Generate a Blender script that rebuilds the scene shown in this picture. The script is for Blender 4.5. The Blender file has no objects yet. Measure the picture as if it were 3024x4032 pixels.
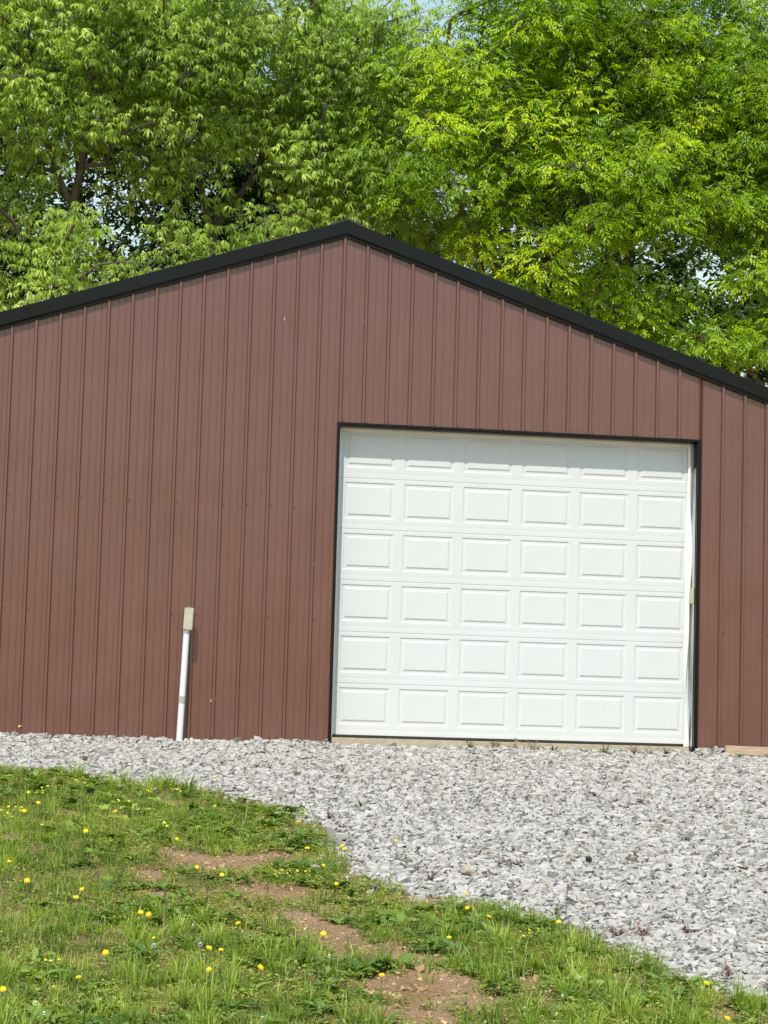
import bpy, bmesh, math, random
import numpy as np
from mathutils import Vector, Matrix

# ------------------------------------------------------------------ scene, camera, light
sc = bpy.context.scene
COL = sc.collection
RNG = np.random.default_rng(11)
random.seed(11)

cam_data = bpy.data.cameras.new('camera')
cam = bpy.data.objects.new('camera', cam_data); COL.objects.link(cam)
YAW, PITCH, ROLL = -0.15595, 0.095761, -0.028035
R_ = (Matrix.Rotation(YAW, 3, 'Z') @ Matrix.Rotation(PITCH, 3, 'X') @ Matrix.Rotation(ROLL, 3, 'Y'))
rt, fw, up = R_.col[0], R_.col[1], R_.col[2]
M = Matrix((( rt.x, up.x, -fw.x), (rt.y, up.y, -fw.y), (rt.z, up.z, -fw.z))).to_4x4()
M.translation = Vector((-3.02035, -22.01612, 0.06321))
cam.matrix_world = M
cam_data.sensor_fit = 'VERTICAL'; cam_data.sensor_height = 24.0
cam_data.lens = 24.0 * 9008.05 / 4032.0
cam_data.clip_start = 0.1; cam_data.clip_end = 3000
sc.camera = cam

SUN_TRAVEL = Vector((0.46, 1.0, -2.0)).normalized()
world = bpy.data.worlds.new('World'); sc.world = world; world.use_nodes = True
wn = world.node_tree; wn.nodes.clear()
sky = wn.nodes.new('ShaderNodeTexSky'); sky.sky_type = 'NISHITA'; sky.sun_disc = False
sky.sun_elevation = math.asin(-SUN_TRAVEL.z)
sky.sun_rotation = math.atan2(-SUN_TRAVEL.x, -SUN_TRAVEL.y)
sky.altitude = 200; sky.air_density = 2.0; sky.dust_density = 1.0; sky.ozone_density = 0.6
bgn = wn.nodes.new('ShaderNodeBackground'); bgn.inputs['Strength'].default_value = 0.125
wo = wn.nodes.new('ShaderNodeOutputWorld')
wn.links.new(sky.outputs[0], bgn.inputs[0]); wn.links.new(bgn.outputs[0], wo.inputs[0])
sun_d = bpy.data.lights.new('sun', 'SUN'); sun_d.energy = 4.0; sun_d.angle = math.radians(0.53)
sun_d.color = (1.0, 0.96, 0.89)
sun = bpy.data.objects.new('sun', sun_d); COL.objects.link(sun)
sun.rotation_euler = SUN_TRAVEL.to_track_quat('-Z', 'Y').to_euler()
sun.location = (-10, -30, 40)
vs = sc.view_settings
vs.view_transform = 'Standard'; vs.look = 'None'; vs.gamma = 1.0; vs.use_curve_mapping = False
vs.exposure = 0.5
sc.render.engine = 'CYCLES'
sc.cycles.max_bounces = 8; sc.cycles.transparent_max_bounces = 6

# ------------------------------------------------------------------ materials
def nodes_of(name):
    m = bpy.data.materials.new(name); m.use_nodes = True
    nt = m.node_tree; b = nt.nodes['Principled BSDF']
    return m, nt, b
def setp(b, **kw):
    for k, v in kw.items():
        k = k.replace('_', ' ')
        if k in b.inputs: b.inputs[k].default_value = v
def N(nt, t, **kw):
    n = nt.nodes.new(t)
    for k, v in kw.items(): setattr(n, k, v)
    return n
def ramp(nt, fac, stops):
    r = N(nt, 'ShaderNodeValToRGB')
    e = r.color_ramp.elements
    while len(e) > 1: e.remove(e[-1])
    e[0].position, e[0].color = stops[0][0], (*stops[0][1], 1)
    for p, c in stops[1:]:
        q = e.new(p); q.color = (*c, 1)
    nt.links.new(fac, r.inputs[0]); return r
def noise(nt, scale, detail=3, rough=.55, coord='Object', stretch=None):
    tc = N(nt, 'ShaderNodeTexCoord'); out = tc.outputs[coord]
    if stretch:
        mp = N(nt, 'ShaderNodeMapping'); mp.inputs['Scale'].default_value = stretch
        nt.links.new(out, mp.inputs[0]); out = mp.outputs[0]
    n = N(nt, 'ShaderNodeTexNoise'); n.inputs['Scale'].default_value = scale
    n.inputs['Detail'].default_value = detail; n.inputs['Roughness'].default_value = rough
    nt.links.new(out, n.inputs['Vector']); return n
def bump(nt, b, h, strength, dist):
    bp = N(nt, 'ShaderNodeBump'); bp.inputs['Strength'].default_value = strength
    bp.inputs['Distance'].default_value = dist
    nt.links.new(h, bp.inputs['Height']); nt.links.new(bp.outputs[0], b.inputs['Normal'])
def mat_simple(name, col, rough=.5, var=.12, scale=6, metallic=0., spec=.5, bumpv=0, bscale=60, stretch=None):
    m, nt, b = nodes_of(name)
    n = noise(nt, scale, 4, .6, stretch=stretch)
    lo = tuple(c * (1 - var) for c in col); hi = tuple(min(1, c * (1 + var)) for c in col)
    r = ramp(nt, n.outputs['Fac'], [(.3, lo), (.7, hi)])
    nt.links.new(r.outputs[0], b.inputs['Base Color'])
    setp(b, Roughness=rough, Metallic=metallic, Specular_IOR_Level=spec)
    if bumpv:
        n2 = noise(nt, bscale, 3); bump(nt, b, n2.outputs['Fac'], bumpv, .01)
    return m

def dirt(nt, b, col, tone, zmax, amount, scale):
    tc = N(nt, 'ShaderNodeTexCoord'); sx = N(nt, 'ShaderNodeSeparateXYZ'); nt.links.new(tc.outputs['Object'], sx.inputs[0])
    mr = N(nt, 'ShaderNodeMapRange'); mr.inputs['From Min'].default_value = -.1; mr.inputs['From Max'].default_value = zmax
    mr.inputs['To Min'].default_value = 1; mr.inputs['To Max'].default_value = 0; nt.links.new(sx.outputs['Z'], mr.inputs[0])
    p = N(nt, 'ShaderNodeMath', operation='POWER'); p.inputs[1].default_value = 2.2; nt.links.new(mr.outputs[0], p.inputs[0])
    nz = noise(nt, scale * 14, 4, .7); nb = noise(nt, scale, 3, .6)
    sp = ramp(nt, nz.outputs['Fac'], [(.50, (0, 0, 0)), (.66, (1, 1, 1))]); bl = ramp(nt, nb.outputs['Fac'], [(.40, (.15, .15, .15)), (.62, (1, 1, 1))])
    m1 = N(nt, 'ShaderNodeMath', operation='MULTIPLY'); nt.links.new(sp.outputs[0], m1.inputs[0]); nt.links.new(bl.outputs[0], m1.inputs[1])
    m2 = N(nt, 'ShaderNodeMath', operation='MULTIPLY'); nt.links.new(m1.outputs[0], m2.inputs[0]); nt.links.new(p.outputs[0], m2.inputs[1])
    m3 = N(nt, 'ShaderNodeMath', operation='MULTIPLY'); m3.inputs[1].default_value = amount; m3.use_clamp = True; nt.links.new(m2.outputs[0], m3.inputs[0])
    mx = N(nt, 'ShaderNodeMix', data_type='RGBA'); nt.links.new(m3.outputs[0], mx.inputs[0]); nt.links.new(col, mx.inputs[6]); mx.inputs[7].default_value = (*tone, 1)
    nt.links.new(mx.outputs[2], b.inputs['Base Color'])

def mat_siding():
    m, nt, b = nodes_of('brown_painted_steel')
    n = noise(nt, 1.3, 4, .6, stretch=(1, 1, .55))
    r = ramp(nt, n.outputs['Fac'], [(.25, (.117, .0435, .033)), (.75, (.139, .0545, .042))])
    dirt(nt, b, r.outputs[0], (.27, .20, .145), .32, .75, 4.0)
    rr = N(nt, 'ShaderNodeMapRange'); rr.inputs['To Min'].default_value = .27; rr.inputs['To Max'].default_value = .38
    nt.links.new(n.outputs['Fac'], rr.inputs[0]); nt.links.new(rr.outputs[0], b.inputs['Roughness'])
    setp(b, Specular_IOR_Level=.6, Coat_Weight=.5, Coat_Roughness=.16)
    # oil-canning: slow waves of the sheet plus fine orange peel
    w = noise(nt, 1.6, 2, .4, stretch=(1.2, 1, .6))
    f = noise(nt, 260, 2, .5)
    b1 = N(nt, 'ShaderNodeBump'); b1.inputs['Strength'].default_value = .55; b1.inputs['Distance'].default_value = .06
    b2 = N(nt, 'ShaderNodeBump'); b2.inputs['Strength'].default_value = .12; b2.inputs['Distance'].default_value = .002
    nt.links.new(w.outputs['Fac'], b1.inputs['Height']); nt.links.new(f.outputs['Fac'], b2.inputs['Height'])
    nt.links.new(b1.outputs[0], b2.inputs['Normal']); nt.links.new(b2.outputs[0], b.inputs['Normal'])
    return m

def mat_leaf(name, stops, trans=.38, rough=.42, tint=(1.2, 1.2, .5), spec=.45):
    m, nt, b = nodes_of(name)
    at = N(nt, 'ShaderNodeAttribute'); at.attribute_name = 'rnd'
    r = ramp(nt, at.outputs['Fac'], stops)
    nt.links.new(r.outputs[0], b.inputs['Base Color'])
    setp(b, Roughness=rough, Specular_IOR_Level=spec)
    tr = N(nt, 'ShaderNodeBsdfTranslucent')
    mx = N(nt, 'ShaderNodeMix', data_type='RGBA', blend_type='MULTIPLY'); mx.inputs[0].default_value = 1
    nt.links.new(r.outputs[0], mx.inputs[6]); mx.inputs[7].default_value = (*tint, 1)
    nt.links.new(mx.outputs[2], tr.inputs[0])
    ms = N(nt, 'ShaderNodeMixShader'); ms.inputs[0].default_value = trans
    nt.links.new(b.outputs[0], ms.inputs[1]); nt.links.new(tr.outputs[0], ms.inputs[2])
    nt.links.new(ms.outputs[0], nt.nodes['Material Output'].inputs[0])
    return m

def mat_ground():
    m, nt, b = nodes_of('soil_and_stone_dust')
    at = N(nt, 'ShaderNodeAttribute'); at.attribute_name = 'gravel'
    n = noise(nt, 2.2, 6, .65); n2 = noise(nt, 38, 5, .7)
    soil = ramp(nt, n.outputs['Fac'], [(.3, (.29, .175, .092)), (.5, (.39, .25, .142)), (.72, (.45, .315, .195))])
    crumb = ramp(nt, n2.outputs['Fac'], [(.35, (.35, .33, .28)), (.6, (1, 1, 1))])
    mx = N(nt, 'ShaderNodeMix', data_type='RGBA', blend_type='MULTIPLY'); mx.inputs[0].default_value = .75
    nt.links.new(soil.outputs[0], mx.inputs[6]); nt.links.new(crumb.outputs[0], mx.inputs[7])
    n3 = noise(nt, 3.1, 5, .7)
    moss = ramp(nt, n3.outputs['Fac'], [(.46, (0, 0, 0)), (.6, (1, 1, 1))])
    ab = N(nt, 'ShaderNodeAttribute'); ab.attribute_name = 'bare'
    mm = N(nt, 'ShaderNodeMath', operation='MULTIPLY'); inv = N(nt, 'ShaderNodeMath', operation='SUBTRACT'); inv.inputs[0].default_value = 1; inv.use_clamp = True
    nt.links.new(ab.outputs['Fac'], inv.inputs[1]); nt.links.new(moss.outputs[0], mm.inputs[0]); nt.links.new(inv.outputs[0], mm.inputs[1])
    mg = N(nt, 'ShaderNodeMix', data_type='RGBA'); nt.links.new(mm.outputs[0], mg.inputs[0])
    nt.links.new(mx.outputs[2], mg.inputs[6]); mg.inputs[7].default_value = (.11, .105, .04, 1)
    stone = ramp(nt, n2.outputs['Fac'], [(.3, (.235, .223, .205)), (.7, (.36, .343, .318))])
    mg2 = N(nt, 'ShaderNodeMix', data_type='RGBA'); nt.links.new(at.outputs['Fac'], mg2.inputs[0])
    nt.links.new(mg.outputs[2], mg2.inputs[6]); nt.links.new(stone.outputs[0], mg2.inputs[7])
    nt.links.new(mg2.outputs[2], b.inputs['Base Color'])
    setp(b, Roughness=.95, Specular_IOR_Level=.1)
    bump(nt, b, n2.outputs['Fac'], 1.0, .04)
    return m

def mat_stone():
    m, nt, b = nodes_of('crushed_limestone')
    at = N(nt, 'ShaderNodeAttribute'); at.attribute_name = 'rnd'
    r = ramp(nt, at.outputs['Fac'], [(0, (.25, .236, .216)), (.10, (.345, .328, .302)), (.5, (.375, .358, .330)),
                                     (.88, (.41, .392, .362)), (.95, (.315, .285, .245)), (.985, (.45, .433, .405)), (1, (.27, .22, .165))])
    n = noise(nt, 55, 4, .65)
    rn = ramp(nt, n.outputs['Fac'], [(.3, (.78, .78, .78)), (.65, (1.08, 1.08, 1.08))])
    mx = N(nt, 'ShaderNodeMix', data_type='RGBA', blend_type='MULTIPLY'); mx.inputs[0].default_value = .9
    nt.links.new(r.outputs[0], mx.inputs[6]); nt.links.new(rn.outputs[0], mx.inputs[7])
    nt.links.new(mx.outputs[2], b.inputs['Base Color'])
    setp(b, Roughness=.85, Specular_IOR_Level=.25)
    bump(nt, b, n.outputs['Fac'], .35, .006)
    return m

def mat_wood():
    m, nt, b = nodes_of('sawn_pine')
    n = noise(nt, 9, 4, .6, stretch=(.6, 6, 9))
    r = ramp(nt, n.outputs['Fac'], [(.28, (.30, .20, .13)), (.5, (.42, .30, .21)), (.75, (.50, .38, .28))])
    tc = N(nt, 'ShaderNodeTexCoord'); vo = N(nt, 'ShaderNodeTexVoronoi'); vo.inputs['Scale'].default_value = 3.1
    nt.links.new(tc.outputs['Object'], vo.inputs['Vector'])
    k = ramp(nt, vo.outputs['Distance'], [(.04, (.3, .2, .14)), (.075, (1, 1, 1))])
    mx = N(nt, 'ShaderNodeMix', data_type='RGBA', blend_type='MULTIPLY'); mx.inputs[0].default_value = .8
    nt.links.new(r.outputs[0], mx.inputs[6]); nt.links.new(k.outputs[0], mx.inputs[7])
    nt.links.new(mx.outputs[2], b.inputs['Base Color']); setp(b, Roughness=.75, Specular_IOR_Level=.2)
    return m

def mat_door():
    m, nt, b = nodes_of('white_door_enamel')
    n = noise(nt, 2.2, 4, .6, stretch=(1, 1, .5))
    r = ramp(nt, n.outputs['Fac'], [(.3, (.565, .585, .578)), (.7, (.592, .612, .606))])
    dirt(nt, b, r.outputs[0], (.33, .29, .22), .22, .6, 3.0)
    setp(b, Roughness=.42, Specular_IOR_Level=.4)
    n2 = noise(nt, 220, 3); bump(nt, b, n2.outputs['Fac'], .03, .01)
    return m
MT = {
    'siding': mat_siding(),
    'black': mat_simple('black_painted_trim', (.002, .003, .005), .25, .15, 2, spec=.26, bumpv=.08, bscale=3),
    'roof': mat_simple('black_roof_steel', (.02, .022, .025), .35, .1, 2),
    'door': mat_door(),
    'vinyl': mat_simple('white_vinyl', (.74, .74, .68), .5, .05, 5),
    'galv': mat_simple('galvanized_steel', (.55, .57, .58), .32, .12, 14, metallic=.9),
    'rubber': mat_simple('black_rubber', (.018, .015, .018), .6, .1),
    'concrete': mat_simple('tan_concrete', (.40, .34, .245), .9, .16, 9, spec=.2, bumpv=.4),
    'pvc': mat_simple('white_pvc', (.66, .68, .70), .4, .03, 8),
    'pvcgrey': mat_simple('grey_pvc', (.36, .37, .33), .55, .12, 14),
    'boxcream': mat_simple('aged_cream_plastic', (.43, .41, .31), .45, .07, 12),
    'wood': mat_wood(),
    'steel_screw': mat_simple('painted_screw', (.10, .045, .034), .4, .1),
    'ground': mat_ground(),
    'stone': mat_stone(),
    'rock': mat_simple('tan_rock', (.34, .29, .235), .9, .28, 14, spec=.2, bumpv=.6, bscale=30),
    'bark': mat_simple('grey_bark', (.12, .10, .082), .9, .35, 5, spec=.15, bumpv=.5, bscale=20),
    'petal': mat_simple('dandelion_petals', (.82, .58, .012), .6, .12, 30, spec=.2),
    'petal2': mat_simple('buttercup_petals', (.80, .62, .02), .5, .1, 30, spec=.3),
    'white_petal': mat_simple('clover_petals', (.66, .66, .58), .7, .12, 40, spec=.2),
    'stem': mat_simple('green_stems', (.10, .15, .04), .6, .2, 9),
    'buttergreen': mat_simple('bright_feathery_green', (.16, .26, .03), .6, .2, 30),
    'dry': mat_simple('dry_straw', (.33, .26, .16), .8, .2, 12, spec=.2),
    'drydark': mat_simple('dead_brown_stems', (.13, .085, .055), .8, .3, 20, spec=.2),
    'redweed': mat_simple('reddish_dry_weed', (.17, .085, .055), .8, .35, 30, spec=.2),
    'greenweed': mat_simple('olive_weed', (.13, .15, .045), .7, .3, 30, spec=.2),
    'dead_leaf': mat_simple('dead_leaf', (.16, .10, .045), .7, .35, 25, spec=.2),
    'char': mat_simple('black_plastic_scrap', (.012, .012, .013), .6, .1),
    'puff': mat_simple('seed_head_fluff', (.55, .53, .50), .9, .1, 40),
}
LEAF_HICKORY = mat_leaf('hanging_leaves', [(0, (.10, .175, .022)), (.45, (.285, .43, .06)), (.8, (.44, .585, .105)), (1, (.58, .69, .19))], .5)
LEAF_ASH = mat_leaf('lime_leaves', [(0, (.085, .175, .003)), (.5, (.26, .43, .004)), (.85, (.43, .59, .007)), (1, (.57, .68, .014))], .5)
LEAF_DARK = mat_leaf('deep_green_leaves', [(0, (.035, .07, .012)), (.6, (.075, .13, .02)), (1, (.14, .21, .035))], .4)
GRASS = mat_leaf('grass_blades', [(0, (.05, .105, .014)), (.5, (.205, .315, .038)), (.82, (.40, .50, .072)), (.93, (.46, .48, .12)), (1, (.48, .38, .22))], .43, .5)
COVER = mat_leaf('ground_cover_leaves', [(0, (.095, .15, .02)), (.5, (.265, .325, .05)), (.85, (.39, .43, .085)), (1, (.45, .40, .15))], .38, .55)
WEED = mat_leaf('broad_weed_leaves', [(0, (.06, .12, .02)), (.6, (.16, .26, .042)), (1, (.30, .42, .07))], .36, .45)

# ------------------------------------------------------------------ mesh helpers
def fast_mesh(name, V, F, attr=None, smooth=False):
    """V (n,3) float, F (m,k) int array with k = 3 or 4"""
    V = np.ascontiguousarray(V, dtype=np.float32); F = np.ascontiguousarray(F, dtype=np.int32)
    me = bpy.data.meshes.new(name)
    me.vertices.add(len(V)); me.vertices.foreach_set('co', V.ravel())
    k = F.shape[1]
    me.loops.add(F.size); me.loops.foreach_set('vertex_index', F.ravel())
    me.polygons.add(len(F))
    me.polygons.foreach_set('loop_start', np.arange(0, F.size, k, dtype=np.int32))
    me.polygons.foreach_set('loop_total', np.full(len(F), k, dtype=np.int32))
    me.polygons.foreach_set('use_smooth', np.full(len(F), bool(smooth), dtype=bool))
    if attr:
        for an, av in attr.items():
            a = me.attributes.new(an, 'FLOAT', 'POINT'); a.data.foreach_set('value', np.ascontiguousarray(av, dtype=np.float32))
    me.update(calc_edges=True); me.validate()
    return me
def link(name, me, mat, parent=None, loc=None, rotz=0.):
    o = bpy.data.objects.new(name, me); COL.objects.link(o)
    if mat and not me.materials: me.materials.append(mat)
    if parent: o.parent = parent
    if loc is not None: o.location = loc
    if rotz: o.rotation_euler = (0, 0, rotz)
    return o
def obj_pd(name, V, F, mat, parent=None, loc=None, smooth=False):
    me = bpy.data.meshes.new(name); me.from_pydata([tuple(v) for v in V], [], [tuple(f) for f in F]); me.update()
    if smooth:
        for p in me.polygons: p.use_smooth = True
    return link(name, me, mat, parent, loc)
def empty(name, loc=(0, 0, 0)):
    o = bpy.data.objects.new(name, None); COL.objects.link(o); o.location = loc; o.empty_display_size = .1
    return o
def tag(o, label=None, cat=None, group=None, kind=None):
    if label: o['label'] = label
    if cat: o['category'] = cat
    if group: o['group'] = group
    if kind: o['kind'] = kind
    return o
def box_bm(bm, x0, x1, y0, y1, z0, z1):
    vs_ = [bm.verts.new(p) for p in ((x0,y0,z0),(x1,y0,z0),(x1,y1,z0),(x0,y1,z0),(x0,y0,z1),(x1,y0,z1),(x1,y1,z1),(x0,y1,z1))]
    for f in ((3,2,1,0),(4,5,6,7),(0,1,5,4),(1,2,6,5),(2,3,7,6),(3,0,4,7)): bm.faces.new([vs_[i] for i in f])
def box(name, x0, x1, y0, y1, z0, z1, mat, parent=None, bevel=0., loc=None):
    bm = bmesh.new(); box_bm(bm, x0, x1, y0, y1, z0, z1)
    if bevel: bmesh.ops.bevel(bm, geom=bm.edges[:], offset=bevel, segments=2, affect='EDGES')
    me = bpy.data.meshes.new(name); bm.to_mesh(me); bm.free()
    return link(name, me, mat, parent, loc)
def tube_arrays(paths, sides=5):
    """paths: list of (pts (n,3), radii (n,)) -> V, F(quads)"""
    Vs, Fs, off = [], [], 0
    for P, r in paths:
        P = np.asarray(P, float); r = np.asarray(r, float); n = len(P)
        T = np.gradient(P, axis=0); T /= np.linalg.norm(T, axis=1)[:, None] + 1e-9
        ref = np.array([0., 0, 1]) if abs(T[0, 2]) < .8 else np.array([1., 0, 0])
        A = np.cross(T, ref); A /= np.linalg.norm(A, axis=1)[:, None] + 1e-9
        B = np.cross(T, A)
        a = np.linspace(0, 2 * np.pi, sides, endpoint=False)
        ring = P[:, None, :] + r[:, None, None] * (np.cos(a)[None, :, None] * A[:, None, :] + np.sin(a)[None, :, None] * B[:, None, :])
        Vs.append(ring.reshape(-1, 3))
        i = np.arange(n - 1)[:, None] * sides; j = np.arange(sides)[None, :]; j2 = (j + 1) % sides
        Fs.append(np.stack([i + j, i + j2, i + sides + j2, i + sides + j], -1).reshape(-1, 4) + off)
        off += n * sides
    return np.concatenate(Vs), np.concatenate(Fs)

# value noise for scattering and terrain
_tab = np.random.default_rng(5).random((256, 256))
def vnoise(x, y):
    xi = np.floor(x).astype(int); yi = np.floor(y).astype(int); fx = x - xi; fy = y - yi
    fx = fx * fx * (3 - 2 * fx); fy = fy * fy * (3 - 2 * fy)
    a = _tab[xi & 255, yi & 255]; b = _tab[(xi + 1) & 255, yi & 255]; c = _tab[xi & 255, (yi + 1) & 255]; d = _tab[(xi + 1) & 255, (yi + 1) & 255]
    return (a * (1 - fx) + b * fx) * (1 - fy) + (c * (1 - fx) + d * fx) * fy
def fbm(x, y, o=4):
    s = 0; a = .5
    for i in range(o): s = s + a * vnoise(x * 2**i + 17.3 * i, y * 2**i + 9.1 * i); a *= .5
    return s / (1 - .5**o)

# ------------------------------------------------------------------ terrain
def gz(x, y):
    x = np.asarray(x, float); y = np.asarray(y, float); d = -y
    a = np.clip(d, 0, 11.5)
    z = -.098 - .075 * np.minimum(a, 1) - .118 * np.maximum(a - 1, 0)
    z = z - np.where(d > 11.5, .09 * (1 - np.exp(-np.maximum(d - 11.5, 0) / 3)), 0)
    near = np.clip(d / 1.5, 0, 1) * np.clip((40 - d) / 20, 0, 1)
    return z + near * .05 * (fbm(x * 1.1 + 40, y * 1.1 + 40, 3) - .5)
EDGE = np.array([(-9, -1.3), (-5, -1.8), (-3.26, -2.19), (-3.14, -2.27), (-2.85, -2.43), (-2.56, -2.49), (-2.33, -2.88), (-2.08, -3.04), (-1.82, -3.13),
    (-1.64, -3.23), (-1.47, -3.39), (-1.3, -3.61), (-1.13, -3.83), (-1.02, -4.17), (-0.82, -4.31), (-0.77, -5.02), (-0.76, -5.73), (-0.74, -6.29),
    (-0.65, -6.8), (-0.61, -7.09), (-0.55, -7.66), (-0.34, -7.73), (-0.08, -7.93), (0.1, -8.12), (0.29, -8.53), (0.35, -8.85), (0.41, -9.16),
    (0.49, -9.36), (0.54, -9.67), (0.59, -9.92), (0.68, -10.07), (0.75, -10.26), (0.9, -10.4), (1.05, -10.84), (1.5, -12), (2.2, -14)])
def edge_dist(x, y):
    """signed distance to the edge of the gravel: positive on the grass side"""
    p = np.stack([np.asarray(x, float), np.asarray(y, float)], -1)
    best = np.full(p.shape[:-1], 1e9); sgn = np.zeros(p.shape[:-1])
    for a, b in zip(EDGE[:-1], EDGE[1:]):
        ab = b - a; t = np.clip(((p - a) @ ab) / (ab @ ab), 0, 1)
        q = a + t[..., None] * ab; d = np.linalg.norm(p - q, axis=-1)
        cr = ab[0] * (p[..., 1] - a[1]) - ab[1] * (p[..., 0] - a[0])
        up_ = d < best - 1e-9
        sgn = np.where(up_, np.where(cr < 0, 1., -1.), sgn); best = np.where(up_, d, best)
    return best * sgn
SOIL = np.array([(-1.95, -6.33, .16), (-1.79, -6.57, .2), (-1.68, -6.73, .2), (-1.48, -6.54, .2), (-1.23, -6.38, .16), (-1.54, -7.68, .16), (-1.4, -7.67, .17),
    (-1.25, -7.61, .15), (-1.32, -8.38, .15), (-1.22, -8.69, .2), (-1.18, -9.01, .22), (-1.34, -9.02, .14), (-1.08, -9.31, .2), (-2.13, -7.04, .15),
    (-0.73, -6.89, .13), (-2.11, -7.8, .13), (-0.91, -9.3, .18), (-0.82, -9.52, .2), (-1.02, -10.18, .2), (-0.9, -10.32, .2), (-0.69, -10.16, .16),
    (-0.66, -10.46, .13), (-0.97, -10.76, .16), (-0.46, -7.81, .13), (-0.3, -10.04, .1), (-1.14, -10.68, .15), (-0.85, -9.9, .16), (-1.55, -6.8, .14)])
def soil_mask(x, y):
    """1 on the bare patches, 0 elsewhere, ragged"""
    m = np.zeros(np.shape(x))
    for sx, sy, r in SOIL:
        q = np.hypot((x - sx) / 1.1, (y - sy) / 1.5) / r
        m = np.maximum(m, np.clip(1.5 - q, 0, 1))
    return np.clip(m * 1.45 - 1.1 * fbm(x * 6 + 3, y * 4 + 8, 4), 0, 1)

xs = np.concatenate([-np.geomspace(900, 7, 22), np.arange(-6, 8.01, .07), np.geomspace(9, 900, 22)])
ys = np.concatenate([-np.geomspace(900, 15, 20), np.arange(-13.5, .61, .07), np.geomspace(1.5, 900, 22)])
GX, GY = np.meshgrid(xs, ys, indexing='ij')
nX, nY = len(xs), len(ys)
ii, jj = np.meshgrid(np.arange(nX - 1), np.arange(nY - 1), indexing='ij')
GF = np.stack([ii * nY + jj, (ii + 1) * nY + jj, (ii + 1) * nY + jj + 1, ii * nY + jj + 1], -1).reshape(-1, 4)
ed = edge_dist(GX, GY)
GZ = gz(GX, GY) + np.where((np.abs(GX) < 9) & (GY > -14) & (GY < .5), .022 * (fbm(GX * 6, GY * 6, 3) - .5), 0)
gmask = np.clip(.5 - ed / .12, 0, 1) * (GY < .7) * (GX < 9)
ground = link('ground', fast_mesh('ground', np.stack([GX, GY, GZ], -1).reshape(-1, 3), GF, {'gravel': gmask.ravel(), 'bare': np.clip(soil_mask(GX, GY) * 2.2, 0, 1).ravel()}, smooth=True), MT['ground'])
tag(ground, kind='structure')

# ------------------------------------------------------------------ barn
PITCH_X = .2286; SLOPE = .3323; RIDGE_X = -.012
HALF_W = 6.17; DEPTH = 9.5
Z_FB = 4.944                      # lower edge of the rake face at the ridge
def roof_z(x, z0): return z0 - SLOPE * abs(x - RIDGE_X)
DX0, DX1, DZ1 = -.020, 3.600, 3.042   # door opening
barn = empty('barn', (0, 0, 0))
tag(barn, 'brown ribbed metal barn with black roof trim and white garage door', 'barn')

def rib_profile(k0, n):
    pts = []
    for k in range(k0, k0 + n):
        b = k * PITCH_X
        for dx, h in ((-.042, 0), (-.0360, .0250), (-.034, .0280), (-.0135, .0280), (-.0115, .0260), (-.003, 0),
                      (.066, 0), (.0695, .0030), (.0745, .0030), (.077, 0), (.133, 0), (.1365, .0030), (.1415, .0030), (.144, 0)):
            pts.append((b + dx, h))
    b = (k0 + n) * PITCH_X
    pts.append((b - .0421, 0))
    return pts
def sheet(k0, n, zlo, x_lo=None, x_hi=None, dy=0.):
    pr = rib_profile(k0, n)
    if x_lo is not None: pr = [(x_lo, 0)] + [p for p in pr if p[0] > x_lo + .004]
    if x_hi is not None: pr = [p for p in pr if p[0] < x_hi - .004] + [(x_hi, 0)]
    # break at the ridge so that the top edge follows both slopes
    out = []
    for a, b in zip(pr[:-1], pr[1:]):
        out.append(a)
        if a[0] < RIDGE_X < b[0]:
            t = (RIDGE_X - a[0]) / (b[0] - a[0]); out.append((RIDGE_X, a[1] + t * (b[1] - a[1])))
    out.append(pr[-1]); pr = out
    V, F = [], []
    for x, h in pr:
        V.append((x, -h + dy, zlo)); V.append((x, -h + dy, roof_z(x, Z_FB + .03)))
    for i in range(len(pr) - 1):
        F.append((2 * i, 2 * i + 2, 2 * i + 3, 2 * i + 1))
    obj_pd('siding_panel', V, F, MT['siding'], barn)
ZB = -.16
T_OUT0, T_OUT1 = DX0 - .026, DX1 + .034        # outer edges of the door trim face
for k0 in range(-26, 26, 4):
    n = 4
    xa, xb = k0 * PITCH_X - .042, (k0 + n) * PITCH_X - .042
    dy = .0008 if (k0 // 4) % 2 else 0.
    lo_, hi_ = max(xa, T_OUT0), min(xb, T_OUT1)
    if hi_ - lo_ < .01:
        sheet(k0, n, ZB, dy=dy)
    elif xa >= T_OUT0 - .001 and xb <= T_OUT1 + .001:
        sheet(k0, n, DZ1 + .022, dy=dy)
    elif xa < T_OUT0:
        sheet(k0, n, ZB, x_hi=T_OUT0, dy=dy); sheet(k0, n, DZ1 + .022, x_lo=T_OUT0, dy=dy)
    else:
        sheet(k0, n, DZ1 + .022, x_hi=T_OUT1, dy=dy); sheet(k0, n, ZB, x_lo=T_OUT1, dy=dy)

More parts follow.
